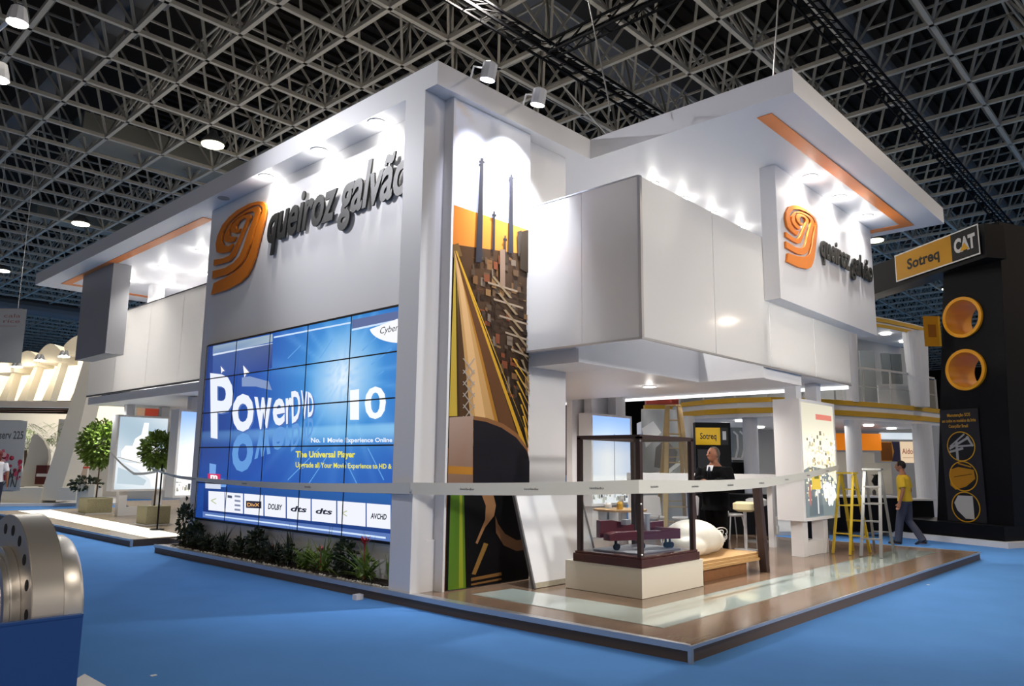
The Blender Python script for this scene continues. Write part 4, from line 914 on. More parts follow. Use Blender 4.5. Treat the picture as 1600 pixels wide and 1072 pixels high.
stepladder('bare aluminium step ladder right of the yellow one', 'step_ladder', (8.05, 1.08, 0.138), 0.30, 1.0, 1.40, 4, mat('dull_aluminium', '8f9092', 0.45, metal=0.5), math.radians(-84), taper=0.8)
stepladder('tall light wooden step ladder standing inside the stand', 'step_ladder', (8.55, 5.25, 0.138), 0.62, 1.2, 2.7, 8, PINE, math.radians(-50), taper=0.4, th=1.9)
# ================================================================== FLANGE ON BLUE CRATE
mb = MB(); mb.box(-6.1, -4.66, -0.18, -0.155, 0.001, 1.0); mb.box(-6.1, -4.66, 0.9, 0.925, 0.001, 1.0); mb.box(-6.1, -4.70, -0.155, 0.9, 0.001, 0.545)
mb.box(-6.1, -4.66, -0.182, -0.153, 1.0, 1.008)
tag(mb.build('blue_crate', BLUEP), 'blue crate holding the steel flange at the bottom left corner', 'crate')
F = thing('steel_flange', 'large shiny steel pipe flange with bolt holes on the blue crate', 'flange', (-4.81, 0.3, 0.95))
FY, FZ = 0.3, 0.95
def disc(mb, x0, x1, ro, ri, n=72):
    C_ = [(math.cos(2 * PI * i / n), math.sin(2 * PI * i / n)) for i in range(n)]
    vs = [(x, r * c, r * s) for (x, r) in ((x0, ri), (x0, ro), (x1, ro), (x1, ri)) for c, s in C_]; fs = []
    for k in range(4):
        for i in range(n): j = (i + 1) % n; a = k * n; b = ((k + 1) % 4) * n; fs.append((a + i, a + j, b + j, b + i))
    mb.add(vs, fs)
mb = MB(); disc(mb, 0, 0.11, 0.4, 0.235); r_ = mb.build('flange_ring', CHROMEF, F, True)
mb = MB(); disc(mb, 0.003, 0.107, 0.4015, 0.3995); mb.build('turned_rim', CHROME, F, True)
mb = MB(); mb.tube([(0.11, 0, 0), (0.125, 0, 0)], [0.34, 0.34], 64); mb.tube([(0.111, 0, 0), (0.195, 0, 0), (0.21, 0, 0)], [0.31, 0.31, 0.30], 64); mb.build('rear_collar', CHROME, F, True)
mb = MB(); disc(mb, -0.03, -0.001, 0.275, 0.235); disc(mb, -0.05, -0.031, 0.25, 0.21); mb.build('raised_face', CHROME, F, True)
mb = MB(); disc(mb, -0.051, 0.109, 0.2095, 0.18); mb.build('bore_liner', CHROME, F, True)
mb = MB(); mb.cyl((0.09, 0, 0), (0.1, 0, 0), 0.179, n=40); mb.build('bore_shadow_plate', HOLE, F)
for k in range(20):
    a = 2 * PI * (k + 0.5) / 20; mb = MB(); mb.cyl((-0.0015, 0.345 * math.cos(a), 0.345 * math.sin(a)), (0.03, 0.345 * math.cos(a), 0.345 * math.sin(a)), 0.021, n=16); mb.build('bolt_hole', HOLE, F)
# bits on the carpet
mb = MB(); p = pt('z', 0.0, 559, 937); mb.box(p.x - 0.05, p.x + 0.05, p.y - 0.04, p.y + 0.04, 0.001, 0.06); tag(mb.build('plug_box', WHITE2), 'tiny white plug box on the carpet before the planting bed', 'box')
mb = MB()
for k in range(3): a = pt('z', 0.15, 548 + k * 8, 905); b = pt('z', 0.012, 533 + k * 10, 917 + k * 5); mb.tube([a, (a + b) / 2 + Vector((-0.02, 0, 0.10)), b], 0.007, 6)
tag(mb.build('loose_wires', BLACK), 'three short black wires hanging over the bed edge onto the carpet', 'wire')
p0 = pt('z', 0.002, 132, 1054); p1 = pt('z', 0.002, 166, 1073); p2 = pt('z', 0.002, 130, 1090)
mb = MB(); mb.prism([p0, p1, p2, p2 + Vector((-0.3, 0, 0))], (0, 0, 0.006)); tag(mb.build('paper_sheet', WHITE2), 'corner of a white sheet on the carpet beside the blue crate', 'sheet')
for k, (x, y, lab) in enumerate([(1402, 907, 'white paper scrap farthest right on the blue carpet'), (1450, 914, 'small white scrap on the carpet near the platform edge'), (240, 1056, 'small white scrap on the carpet near the crate')]):
    p = pt('z', 0.001, x, y); mb = MB(); mb.box(p.x - 0.02, p.x + 0.02, p.y - 0.015, p.y + 0.015, 0.001, 0.006); tag(mb.build('paper_scrap', WHITE2), lab, 'scrap', 'scraps on the carpet')
# ================================================================== PEOPLE
def person(label, loc, rz, H, skin, parts, J, hairm, hair='short', shoe=SHOE, top=None, bottom=None, jacket=None, group=None):
    """J: joints in metres for a 1.75 m body facing +x, left is +y"""
    s = H / 1.75; t = thing('person', label, 'person', loc, rz)
    V_ = lambda p: Vector(p) * s
    b = MB()
    # torso, hips, neck
    tor = [((0.00, 0, 0.88), (0.11, 0.15)), ((0.0, 0, 0.98), (0.12, 0.165)), ((0.0, 0, 1.10), (0.11, 0.15)), ((0.0, 0, 1.25), (0.12, 0.165)), ((0.0, 0, 1.38), (0.11, 0.18)), ((0.0, 0, 1.46), (0.07, 0.12)), ((0.01, 0, 1.52), (0.055, 0.06)), ((0.02, 0, 1.58), (0.052, 0.055))]
    ln = J.get('lean', 0.0)
    def bend(p): return Vector((p[0] + ln * max(0, p[2] - 0.9), p[1], p[2]))
    b.tube([V_(bend(c)) for c, _ in tor], [(r[0] * s, r[1] * s) for _, r in tor], 16, ref=(1, 0, 0))
    hy = J.get('head_yaw', 0.0); hc = bend((0.03, 0, 1.645)); R_ = Matrix.Rotation(hy, 3, 'Z')
    hd = lambda p: V_(hc) + (R_ @ Vector(p)) * s
    hb = MB(); hb.ball((0, 0, 0), (0.095, 0.075, 0.108), 20, 14); hb.ball((0.03, 0, -0.055), (0.062, 0.055, 0.055), 14, 10); hb.ball((0.045, 0, -0.085), (0.035, 0.035, 0.028), 12, 8)
    hb.tube([(0.085, 0, 0.015), (0.112, 0, -0.025), (0.092, 0, -0.035)], [0.010, 0.016, 0.01], 8)
    for sy in (-1, 1): hb.ball((-0.005, sy * 0.077, -0.01), (0.02, 0.012, 0.032), 10, 6)
    hb.ball((0.083, 0, -0.06), (0.014, 0.024, 0.012), 10, 6)
    b.add([hd(v) for v in hb.v], hb.f)
    for sd in ('L', 'R'):
        sg = 1 if sd == 'L' else -1
        sh = bend((0, sg * 0.175, 1.42)); el = Vector(J['elbow' + sd]); wr = Vector(J['wrist' + sd]); kn = Vector(J['knee' + sd]); an = Vector(J['ankle' + sd]); hp = Vector((0, sg * 0.085, 0.93))
        b.tube([V_(x) for x in (sh, sh.lerp(el, .5), el, el.lerp(wr, .4), wr)], [0.055 * s, 0.048 * s, 0.040 * s, 0.038 * s, 0.026 * s], 12)
        b.tube([V_(x) for x in (hp, hp.lerp(kn, .5), kn, kn.lerp(an, .35), an)], [0.09 * s, 0.078 * s, 0.055 * s, 0.055 * s, 0.036 * s], 12)
        ft = Vector(J.get('toe' + sd, (an.x + 0.17, an.y + sg * 0.02, 0.03))); b.tube([V_(an + Vector((-0.04, 0, -0.05))), V_(an.lerp(ft, .5) + Vector((0, 0, -0.01))), V_(ft)], [0.035 * s, 0.035 * s, 0.028 * s], 10)
        hdv = (wr - el).normalized(); hdv = Vector(J.get('hand' + sd, hdv)).normalized(); side = Vector((1, 0, 0)) - hdv * hdv.x; side = side.normalized() if side.length > .2 else Vector((0, 0, 1)); nn = hdv.cross(side)
        pc = wr + hdv * 0.045; b.tube([V_(wr - hdv * .01), V_(pc), V_(wr + hdv * 0.09)], [(0.026 * s, 0.02 * s), (0.042 * s, 0.017 * s), (0.04 * s, 0.015 * s)], 12, ref=side)
        cu = J.get('curl' + sd, 0.35)
        for f_, (o, L_) in enumerate([(-0.03, 0.066), (-0.010, 0.076), (0.011, 0.07), (0.030, 0.055)]):
            p0_ = wr + hdv * 0.085 - side * o; d1 = (hdv + nn * cu * -sg * 0.5).normalized(); d2 = (hdv + nn * cu * -sg * 1.8).normalized()
            b.tube([V_(p0_), V_(p0_ + d1 * L_ * .5), V_(p0_ + d1 * L_ * .5 + d2 * L_ * .5)], [0.0088 * s, 0.0085 * s, 0.007 * s], 8)
        p0_ = wr + hdv * 0.03 + side * 0.03; b.tube([V_(p0_), V_(p0_ + (side + hdv).normalized() * 0.035), V_(p0_ + (side * .5 + hdv).normalized() * 0.066)], [0.012 * s, 0.0105 * s, 0.008 * s], 8)
    body = b.build('body', skin, t); remesh(body, 0.0075, 3)
    def cloth(name, mt, fn, vox=0.012): c = MB(); fn(c); o = c.build(name, mt, t); remesh(o, vox, 5); return o
    def torso_shell(c, g, lo, sleeve, gm=1.0, flare=0.0):
        q = [(cc, r) for cc, r in tor if cc[2] >= lo - 0.001 and cc[2] < 1.5]
        q = [((0, 0, lo), (0.122 + flare, 0.165 + flare))] + [z for z in q if z[0][2] > lo + 0.02]
        c.tube([V_(bend(cc)) for cc, _ in q], [((r[0] + g) * s, (r[1] + g) * s) for _, r in q], 18, ref=(1, 0, 0))
        for sd in ('L', 'R'):
            sg = 1 if sd == 'L' else -1; sh = bend((0, sg * 0.165, 1.415)); el = Vector(J['elbow' + sd]); wr = Vector(J['wrist' + sd])
            if sleeve == 'short': P_ = [sh, sh.lerp(el, .45), sh.lerp(el, .8)]; R2 = [0.068 + g, 0.064 + g, 0.062 + g]
            else: P_ = [sh, sh.lerp(el, .5), el, el.lerp(wr, .5), el.lerp(wr, .93)]; R2 = [0.066 + g, 0.060 + g, 0.052 + g, 0.047 + g, 0.042 + g]
            c.tube([V_(x) for x in P_], [r * s for r in R2], 14)
    def legs(c, g, rs):
        c.tube([V_((0, 0, 0.84)), V_((0, 0, 0.93)), V_((0, 0, 1.03))], [((0.115 + g) * s, (0.16 + g) * s), ((0.125 + g) * s, (0.17 + g) * s), ((0.118 + g) * s, (0.158 + g) * s)], 16, ref=(1, 0, 0))
        for sd in ('L', 'R'):
            sg = 1 if sd == 'L' else -1; hp = Vector((0, sg * 0.085, 0.92)); kn = Vector(J['knee' + sd]); an = Vector(J['ankle' + sd])
            c.tube([V_(x) for x in (hp, hp.lerp(kn, .5), kn, kn.lerp(an, .5), an + Vector((0, 0, -0.03)))], [r * s for r in rs], 14)
    cloth('trousers', bottom, lambda c: legs(c, 0.006, [0.105, 0.098, 0.08, 0.078, 0.075]))
    if jacket:
        cloth('shirt', SHIRTW, lambda c: torso_shell(c, 0.008, 1.0, 'long'))
        jk = cloth('jacket', jacket, lambda c: torso_shell(c, 0.026 + J.get('bulk', 0), 0.80, 'long', flare=0.02))
        c = MB(); P_ = [bend((0.148, 0, 1.12)), bend((0.145, 0.045, 1.40)), bend((0.115, 0.05, 1.475)), bend((0.115, -0.05, 1.475)), bend((0.145, -0.045, 1.40))]; c.prism([V_(x) for x in P_], V_((0.012, 0, 0))); c.build('shirt_front', SHIRTW, t)
        c = MB(); c.prism([V_(bend(x)) for x in ((0.163, -0.02, 1.40), (0.166, -0.028, 1.2), (0.166, 0, 1.14), (0.166, 0.028, 1.2), (0.163, 0.02, 1.40), (0.150, 0.012, 1.455), (0.150, -0.012, 1.455))], V_((0.008, 0, 0))); c.build('necktie', NAVY, t)
    else:
        cloth('shirt', top, lambda c: torso_shell(c, 0.014, 0.90, J.get('sleeve', 'short'), flare=0.01))
    c = MB()
    if hair == 'short':
        c.ball((-0.012, 0, 0.022), (0.1, 0.083, 0.102), 20, 14); o = MB(); 
        hv = [v for v in c.v]; keepf = [f for f in c.f if all(hv[i][0] < 0.055 and (hv[i][2] > -0.02 or hv[i][0] < -0.02) or hv[i][2] > 0.075 for i in f)]
        o.add([hd(v) for v in hv], keepf); ho = o.build('hair', hairm, t, True); so = ho.modifiers.new('thick', 'SOLIDIFY'); so.thickness = 0.006
    elif hair == 'bald':
        c.ball((-0.014, 0, 0.01), (0.099, 0.081, 0.104), 20, 14); o = MB(); hv = c.v
        keepf = [f for f in c.f if all(hv[i][2] > -0.07 and (hv[i][0] < 0.012 or hv[i][2] > 0.08) for i in f)]; o.add([hd(v) for v in hv], keepf); o.build('hair', hairm, t, True)
    elif hair == 'long':
        c.ball((-0.015, 0, 0.02), (0.115, 0.098, 0.115), 20, 14); c.ball((-0.06, 0, -0.08), (0.07, 0.085, 0.12), 16, 10); o = MB(); o.add([hd((v[0] - 0.01 if v[0] > 0.05 else v[0], v[1], v[2])) for v in c.v], c.f); ho = o.build('hair', hairm, t, True)
    for sy in (-1, 1):
        c = MB(); k = MB(); k.ball((0.082, sy * 0.03, 0.012), (0.010, 0.013, 0.008), 8, 6); c.add([hd(v) for v in k.v], k.f); c.build('eye', mat('eye_dark', '1a1412', 0.2), t)
        c = MB(); k = MB(); k.ball((0.086, sy * 0.03, 0.034), (0.008, 0.02, 0.004), 8, 6); c.add([hd(v) for v in k.v], k.f); c.build('eyebrow', hairm, t)
    for sd in ('L', 'R'):
        an = Vector(J['ankle' + sd]); sg = 1 if sd == 'L' else -1; ft = Vector(J.get('toe' + sd, (an.x + 0.17, an.y + sg * 0.02, 0.03))); c = MB()
        d = ft - an; c.tube([V_((an.x - 0.065, an.y, an.z - 0.045)), V_(an + Vector((0, 0, -0.03))), V_(an.lerp(ft, .5) + Vector((0, 0, -0.0))), V_(ft + d * 0.12)], [(0.035 * s, 0.036 * s), (0.046 * s, 0.042 * s), (0.034 * s, 0.045 * s), (0.022 * s, 0.038 * s)], 12)
        zz = min(v[2] for v in c.v); tgt = J.get('floor' + sd, 0.002); c.v = [(v[0], v[1], max(v[2], tgt if an.z < 0.12 else -9)) for v in c.v]; c.build('shoe', shoe, t, True)
    return t
walkJ = dict(elbowL=(-0.06, 0.24, 1.13), wristL=(0.02, 0.27, 0.87), elbowR=(-0.03, -0.25, 1.13), wristR=(0.06, -0.25, 0.88), kneeL=(0.10, 0.09, 0.49), ankleL=(0.16, 0.09, 0.085), kneeR=(-0.02, -0.09, 0.49), ankleR=(-0.28, -0.09, 0.12), toeR=(-0.13, -0.11, 0.03), lean=0.02, head_yaw=0.15)
fwd = -RM.col[2]; rgt = RM.col[0]; fh = Vector((fwd.x, fwd.y, 0)).normalized(); rh = Vector((rgt.x, rgt.y, 0)).normalized()
def fp(px, py, D):
    "point at horizontal distance D in front of the camera post, on the sight line px,py"
    d = RM @ Vector((px - 800, -(py - 536), -FPX)); t = D / (d.x * fh.x + d.y * fh.y); return CAM + d * t
def heading(l, a): v = -rh * l + fh * a; return math.atan2(v.y, v.x)
person('person in yellow t-shirt and slate trousers walking on the blue carpet, seen from behind', (11.75, 1.66, 0.0), heading(0.72, 0.75), 1.72, SKIN, None, walkJ, HAIR, 'short', SHOE, YSHIRT, TROUS)
standJ = dict(elbowL=(0.04, 0.27, 1.15), wristL=(0.24, 0.13, 1.20), elbowR=(0.04, -0.27, 1.15), wristR=(0.23, -0.12, 1.22), handL=(0.2, -0.8, 0.4), handR=(0.3, 0.8, 0.4), kneeL=(0.0, 0.10, 0.49), ankleL=(0.0, 0.11, 0.085), kneeR=(-0.02, -0.09, 0.49), ankleR=(-0.05, -0.10, 0.085), lean=0.0, bulk=0.03, head_yaw=-0.45, curlL=1.2, curlR=1.2)
person('person in black suit, white shirt and dark tie with hands held at the chest', (fp(1118, 780, 11.6).x, fp(1118, 780, 11.6).y, 0.13), heading(0.75, -0.75), 1.73, mat('skin_tan', '885842', 0.55), None, standJ, GREYH, 'bald', SHOE, None, SUIT, SUIT)
leftJ = dict(elbowL=(0.0, 0.25, 1.13), wristL=(0.12, 0.2, 0.93), elbowR=(-0.04, -0.25, 1.13), wristR=(0.0, -0.26, 0.86), kneeL=(0.02, 0.09, 0.49), ankleL=(0.0, 0.10, 0.085), kneeR=(0.0, -0.09, 0.49), ankleR=(-0.06, -0.09, 0.085), lean=0.0)
person('person in white t-shirt and navy jeans cut by the left edge', (0.1, 21.9, 0.0), heading(0.5, 0.85), 1.76, SKIN, None, leftJ, HAIRR, 'long', SHOE, SHIRTW, NAVY)
person('person in dark red shirt cut by the right edge of the photo', dp(1603, 826, 21) * 1 - Vector((0, 0, dp(1603, 826, 21).z)), heading(-0.3, -0.9), 1.7, SKIN, None, leftJ, HAIR, 'short', SHOE, mat('dark_red_cotton', '6e1420', 0.85), NAVY)
# ================================================================== NEIGHBOURING STANDS
def fpoly(name, m, pts, D, th, parent=None):
    mb = MB(); mb.prism([fp(x, y, D) for x, y in pts], fh * th); return mb.build(name, m, parent)
def fbox(name, m, x0, y0, x1, y1, D, th, parent=None): 
    a = fp(x0, y0, D); b = fp(x1, y0, D); c = fp(x1, y1, D); d = fp(x0, y1, D)
    c = Vector((b.x, b.y, c.z)); d = Vector((a.x, a.y, c.z)); b.z = a.z; mb = MB(); mb.prism([a, b, c, d], fh * th); return mb.build(name, m, parent)
def ground(o):  # stand on the floor
    return o
def fpic(name, px0, py0, px1, py1, D, m, fn, parent=None):
    a = fp(px0, py1, D); b = fp(px1, py1, D); t = fp(px0, py0, D); u = Vector((b.x - a.x, b.y - a.y, 0)); W = u.length; H = t.z - a.z
    P = Pic(a - fh * 0.004, u, (0, 0, 1)); P.step = 0.0004; fn(P, W, H); return P.build(name, m, parent)
# ---- two-storey stand at right
CUR = [(11.95, 7.05), (11.5, 6.1), (11.42, 5.2), (11.65, 4.45), (12.39, 3.91), (13.37, 3.5), (14.4, 3.15), (15.5, 2.82), (16.8, 2.55), (18.05, 2.38)]
BK = [(22.0, 6.5), (19.5, 13.5)]
def curve_strip(name, m, z0, z1, out, th=0.03, c=CUR, parent=None):
    mb = MB(); n = len(c); 
    def off(i, o):
        a = Vector(c[max(i - 1, 0)]); b = Vector(c[min(i + 1, n - 1)]); d = (b - a).normalized(); nn = Vector((d.y, -d.x))
        q = Vector(c[i]); nn = nn if nn.dot(Vector((CAM.x, CAM.y)) - q) > 0 else -nn; return q + nn * o
    for i in range(n - 1):
        p, q, r, s = off(i, out), off(i + 1, out), off(i + 1, out + th), off(i, out + th)
        mb.prism([(p.x, p.y, z0), (q.x, q.y, z0), (r.x, r.y, z0), (s.x, s.y, z0)], (0, 0, z1 - z0))
    return mb.build(name, m, parent)
T2 = thing('two_storey_stand', 'white two storey stand with curved balcony and double yellow stripes', 'exhibition stand', (15, 5, 0)); ps = []
MW2 = mat('pale_grey_wall', 'b4b6b8', 0.6); 
def slab2(z0, z1, m, name): mb = MB(); mb.prism([(x, y, z0) for x, y in CUR + BK], (0, 0, z1 - z0)); return mb.build(name, m)
ps.append(slab2(2.75, 3.2, WHITE, 'upper_floor')); ps.append(slab2(5.25, 5.5, WHITE, 'roof_slab'))
ps.append(curve_strip('yellow_stripe', YEL, 3.10, 3.22, 0.0, 0.03)); ps.append(curve_strip('yellow_stripe', YEL, 2.84, 2.97, 0.0, 0.03))
ps.append(curve_strip('roof_stripe', YEL, 5.36, 5.46, 0.0, 0.03)); ps.append(curve_strip('roof_stripe', YEL, 5.22, 5.30, 0.0, 0.03))
ps.append(curve_strip('handrail', ALU, 4.08, 4.13, -0.12, 0.04)); ps.append(curve_strip('mid_rail', ALU, 3.62, 3.64, -0.11, 0.02))
for i, (x, y) in enumerate(CUR):
    if i % 1 == 0: mb = MB(); mb.cyl((x + 0.1, y + 0.1, 3.2), (x + 0.1, y + 0.1, 4.08), 0.025, n=8); ps.append(mb.build('rail_post', ALU))
ps.append(curve_strip('balcony_glass', GLASS, 3.25, 4.05, -0.10, 0.01))
c2 = [(x + 1.6, y + 1.3) for x, y in CUR]
ps.append(curve_strip('upper_wall', MW2, 3.2, 5.25, 0.0, 0.1, c2))
for px, D, r in ((1177, 18.6, 0.18), (1340, 19.0, 0.19), (1450, 20.3, 0.24), (1076, 18.2, 0.2)):
    b = fp(px, 800, D); mb = MB(); mb.cyl((b.x, b.y, 0.1), (b.x, b.y, 2.75), r, n=24); ps.append(mb.build('column', WHITE))
    if px > 1200: mb = MB(); mb.tube([(b.x, b.y, 3.2), (b.x, b.y, 5.25)], [r * 0.95, r * 1.3], 24); ps.append(mb.build('upper_column', WHITE))
mb = MB(); mb.prism([(x - 0.1, y + 0.0, 0.001) for x, y in CUR] + [(x, y, 0.001) for x, y in BK], (0, 0, 0.09)); ps.append(mb.build('floor_plinth', mat('plinth_white', 'b9bcc0', 0.5)))
for (a, b) in (((1366, 530), (1370, 560)), ((1385, 528), (1412, 600)), ((1420, 530), (1432, 600))):
    pass
for (x0, y0, x1, y1, m) in ((1343, 548, 1366, 628, mat('window_grey', '7f8588', 0.3)), (1377, 552, 1390, 600, mat('window_grey2', '747b7e', 0.3)), (1392, 553, 1408, 600, mat('window_grey3', '6c7376', 0.3)), (1421, 540, 1434, 602, BLACK)):
    ps.append(fbox('window', m, x0, y0, x1, y1, 20.9, 0.06))
ps.append(fbox('door_panel', MW2, 1372, 602, 1420, 640, 20.4, 0.06))
keep(T2, ps)
for (px, py, z, lab) in ((1384, 521, 5.24, 'left one of the two lights in the upper storey ceiling'), (1413, 533, 5.24, 'right one of the two lights in the upper storey ceiling'), (1357, 664, 2.74, 'ceiling light under the upper floor near the middle column'), (1393, 669, 2.74, 'ceiling light under the upper floor, further right'), (1157, 657, 2.74, 'ceiling light above the person in the suit'), (1132, 662, 2.74, 'ceiling light over the black wall with the small yellow sign'), (1187, 667, 2.74, 'ceiling light right of the first column')):
    p = pt('z', z, px, py); m1 = MB(); m1.cyl((p.x, p.y, z - 0.03), (p.x, p.y, z - 0.001), 0.13, n=16); tag(m1.build('downlight', DOWN), lab, 'ceiling light', 'lights of the two storey stand')
lamp('AREA', (14, 5, 2.6), 60, (1, 0.95, 0.88), 3, (14, 5, 0), name='stand_light'); lamp('AREA', (15.0, 4.6, 5.1), 45, (1, 0.97, 0.92), 2, (15, 4.6, 0), name='stand_light')
# back of the stand below
Bw = fbox('back_wall', MW2, 1080, 655, 1480, 840, 24.5, 0.15); tag(Bw, 'plain pale wall deep below the upper floor of the white stand', 'wall')
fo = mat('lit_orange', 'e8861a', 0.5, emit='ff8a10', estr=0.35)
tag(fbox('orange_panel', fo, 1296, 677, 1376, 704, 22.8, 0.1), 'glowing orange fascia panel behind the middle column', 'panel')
tag(fbox('cream_panel', OFFWHITE, 1296, 706, 1366, 742, 22.8, 0.1), 'cream panel below the orange fascia', 'panel')
def pic_team(P, W, H): P.rect(0, 0, W, H, 'c89040'); P.rect(W * .02, H * .05, W * .6, H * .95, '7c4a1c'); P.poly([(W * .55, 0), (W, 0), (W, H), (W * .6, H), (W * .7, H * .5)], '3c3850')
tag(fpic('wall_poster', 1377, 690, 1407, 721, 22.9, PRINT, pic_team), 'brown and violet poster left of the beige lettered sign', 'poster')
def pic_ald(P, W, H):
    P.rect(0, 0, W, H, 'd8c0a0'); P.text('Aldolux', W * .08, H * .42, H * .36, '7a2a22', width=W * .86, bold=0.01); P.rect(W * .1, H * .22, W * .9, H * .25, 'a08068')
tag(fpic('fascia_sign', 1408, 690, 1440, 723, 22.9, LIGHTB2, pic_ald), 'beige lettered sign in the lower hall of the white stand', 'sign')
tag(fbox('clerestory', mat('pale_window', 'c8d4dc', 0.3, emit='dce8f0', estr=0.6), 1376, 676, 1440, 687, 23.0, 0.1), 'bright strip window above the beige lettered sign', 'window')
tag(fbox('shelf_unit', mat('warm_white', 'cfc9ba', 0.5), 1341, 723, 1392, 772, 21.5, 0.3), 'pale shelf unit behind the walking person in yellow', 'shelf')
p = fp(1370, 752, 21.2); t = thing('vase_plant', 'dark leafy plant in a vase before the pale shelf unit', 'plant', (p.x, p.y, p.z - 0.12)); 
m1 = MB(); m1.tube([(0, 0, 0), (0, 0, .12), (0, 0, .25)], [.08, .14, .07], 12); m1.build('vase', BLACK, t); m1 = MB(); rr = random.Random(3)
for k in range(30): a = rr.uniform(0, 6.28); leaf(m1, (0, 0, 0.2), (math.cos(a), math.sin(a), 1.2), 0.26, 0.06, 0.8)
m1.build('foliage', LEAFD, t)
def counter(name, label, x0, y0, x1, y1, D, th, topm=WHITE2):
    t = thing(name, label, 'counter', fp((x0 + x1) / 2, y1, D)); a = fp(x0, y0, D); b = fp(x1, y0, D); b.z = a.z
    h0 = MB(); h0.prism([(a.x, a.y, 0.1), (b.x, b.y, 0.1), (b.x + fh.x * th, b.y + fh.y * th, 0.1), (a.x + fh.x * th, a.y + fh.y * th, 0.1)], (0, 0, a.z - 0.15)); bd = h0.build('body', BLACK)
    e = rh * 0.05; h1 = MB(); h1.prism([a - e - fh * .05 + Vector((0, 0, -.045)), b + e - fh * .05 + Vector((0, 0, -.045)), b + e + fh * (th + .05) + Vector((0, 0, -.045)), a - e + fh * (th + .05) + Vector((0, 0, -.045))], (0, 0, 0.04)); return keep(t, [bd, h1.build('worktop', topm)])
counter('bar_counter', 'black counter with white top left of the walking person in yellow', 1302, 774, 1402, 830, 18.0, 0.6)
counter('bar_counter', 'black counter with white top right of the walking person in yellow', 1406, 779, 1458, 826, 18.9, 0.5)
counter('bar_counter', 'black counter behind the white stools and person in suit', 1092, 771, 1200, 828, 16.6, 0.4, BLACK)
rr = random.Random(8)
for k, px in enumerate((1322, 1334, 1347, 1357, 1366, 1380)):
    p = fp(px, 770, 18.25); m1 = MB(); h_ = 0.12 + 0.1 * rr.random(); m1.tube([(p.x, p.y, p.z - 0.055), (p.x, p.y, p.z - 0.055 + h_ * .6), (p.x, p.y, p.z - 0.055 + h_)], [.04, .045, .02], 10)
    z = fp(1352, 774, 18.0).z; mz = min(v[2] for v in m1.v); m1.v = [(v[0], v[1], v[2] - mz + z + 0.0) for v in m1.v]
    tag(m1.build('bottle', mat('bottle_%d' % (k % 3), ['c8c8c0', '4a4a4c', '8a9aa0'][k % 3], 0.2)), 'small container on the counter left of the walking person', 'bottle', 'containers on the counter')
# black wall with small sign
t = thing('display_wall', 'tall black display wall with small yellow sign behind the person in suit', 'display', fp(1113, 830, 17.5)); ps = [fbox('panel', BLACK, 1086, 660, 1141, 838, 17.5, 0.2)]
def pic_sot(P, W, H):
    P.rect(0, 0, W * .76, H, 'd0a818'); P.text('Sotreq', W * .14, H * .34, H * .5, '15110c', width=W * .5, bold=0.02); P.rect(W * .77, 0, W, H, '1a1a1e'); P.rect(W * .83, H * .3, W * .94, H * .8, 'b0b4b8')
ps.append(fpic('sign_face', 1087, 668, 1138, 695, 17.48, PRINT, pic_sot)); ps.append(fbox('monitor', mat('dark_monitor', '26282c', 0.3), 1090, 702, 1124, 734, 17.44, 0.03)); keep(t, ps)
t = thing('glass_cabinet', 'grey glass cabinet with curved white frames right of the black wall', 'cabinet', fp(1155, 735, 18)); ps = [fbox('back_panel', mat('cabinet_grey', '8d9494', 0.4), 1143, 668, 1168, 722, 19.2, 0.1)]
for x in (1152, 1162): mb = MB(); mb.tube([fp(x - 3, 718, 19), fp(x + 1, 700, 18.9), fp(x, 680, 19), fp(x - 6, 674, 19)], 0.025, 8); ps.append(mb.build('frame_tube', WHITE2))
ps.append(fbox('base_shelf', WHITE2, 1142, 715, 1170, 719, 18.9, 0.3)); ps.append(fbox('lower_cabinet', BLACK, 1142, 722, 1169, 838, 18.8, 0.4)); keep(t, ps)
# white bar top crossing behind
t = thing('white_counter', 'long white bar top behind the person in suit and the glass case', 'counter', fp(1110, 820, 12.6)); a = fp(985, 739, 13.9); b = fp(1213, 736, 13.9); b.z = a.z
mb = MB(); mb.prism([a, b, b + fh * .45, a + fh * .45], (0, 0, -0.13)); q1 = mb.build('bar_top', WHITE); qs = [q1]
mb = MB(); mb.prism([a + Vector((0, 0, -.131)) + fh * .05, b + Vector((0, 0, -.131)) + fh * .05, b + Vector((0, 0, -.131)) + fh * .4, a + Vector((0, 0, -.131)) + fh * .4], (0, 0, -0.07)); qs.append(mb.build('under_rail', DARKP))
for s_ in (0.02, 0.98): c = a.lerp(b, s_) + fh * .2; mb = MB(); mb.box(c.x - .05, c.x + .05, c.y - .05, c.y + .05, 0.131, a.z - 0.21); qs.append(mb.build('leg', WHITE))
keep(t, qs)
def chair(name, label, pos, rz, m=WHITE2, seat_h=0.45):
    t = thing(name, label, 'chair', pos, rz)
    q = MB(); q.tube([(0, 0, seat_h - .03), (0, 0, seat_h), (0, 0, seat_h + .02)], [.19, .21, .19], 18); q.build('seat', m, t)
    q = MB(); q.prism([(-.2, -.19, seat_h + .05), (-.2, .19, seat_h + .05), (-.24, .17, seat_h + .38), (-.24, .1, seat_h + .42), (-.24, -.1, seat_h + .42), (-.24, -.17, seat_h + .38)], (-.025, 0, 0)); q.build('backrest', m, t)
    for sx in (-1, 1):
        for sy in (-1, 1): q = MB(); q.cyl((sx * .13, sy * .13, seat_h - .02), (sx * .2, sy * .18, 0.001), .013, n=8); q.build('leg', ALU, t)
        q = MB(); q.cyl((-.17, sx * .13, seat_h - .02), (-.22, sx * .15, seat_h + .1), .012, n=8); q.build('back_support', ALU, t)
    return t
zf = 0.131
def onf(px, py): p = pt('z', zf, px, py); return (p.x, p.y, zf)
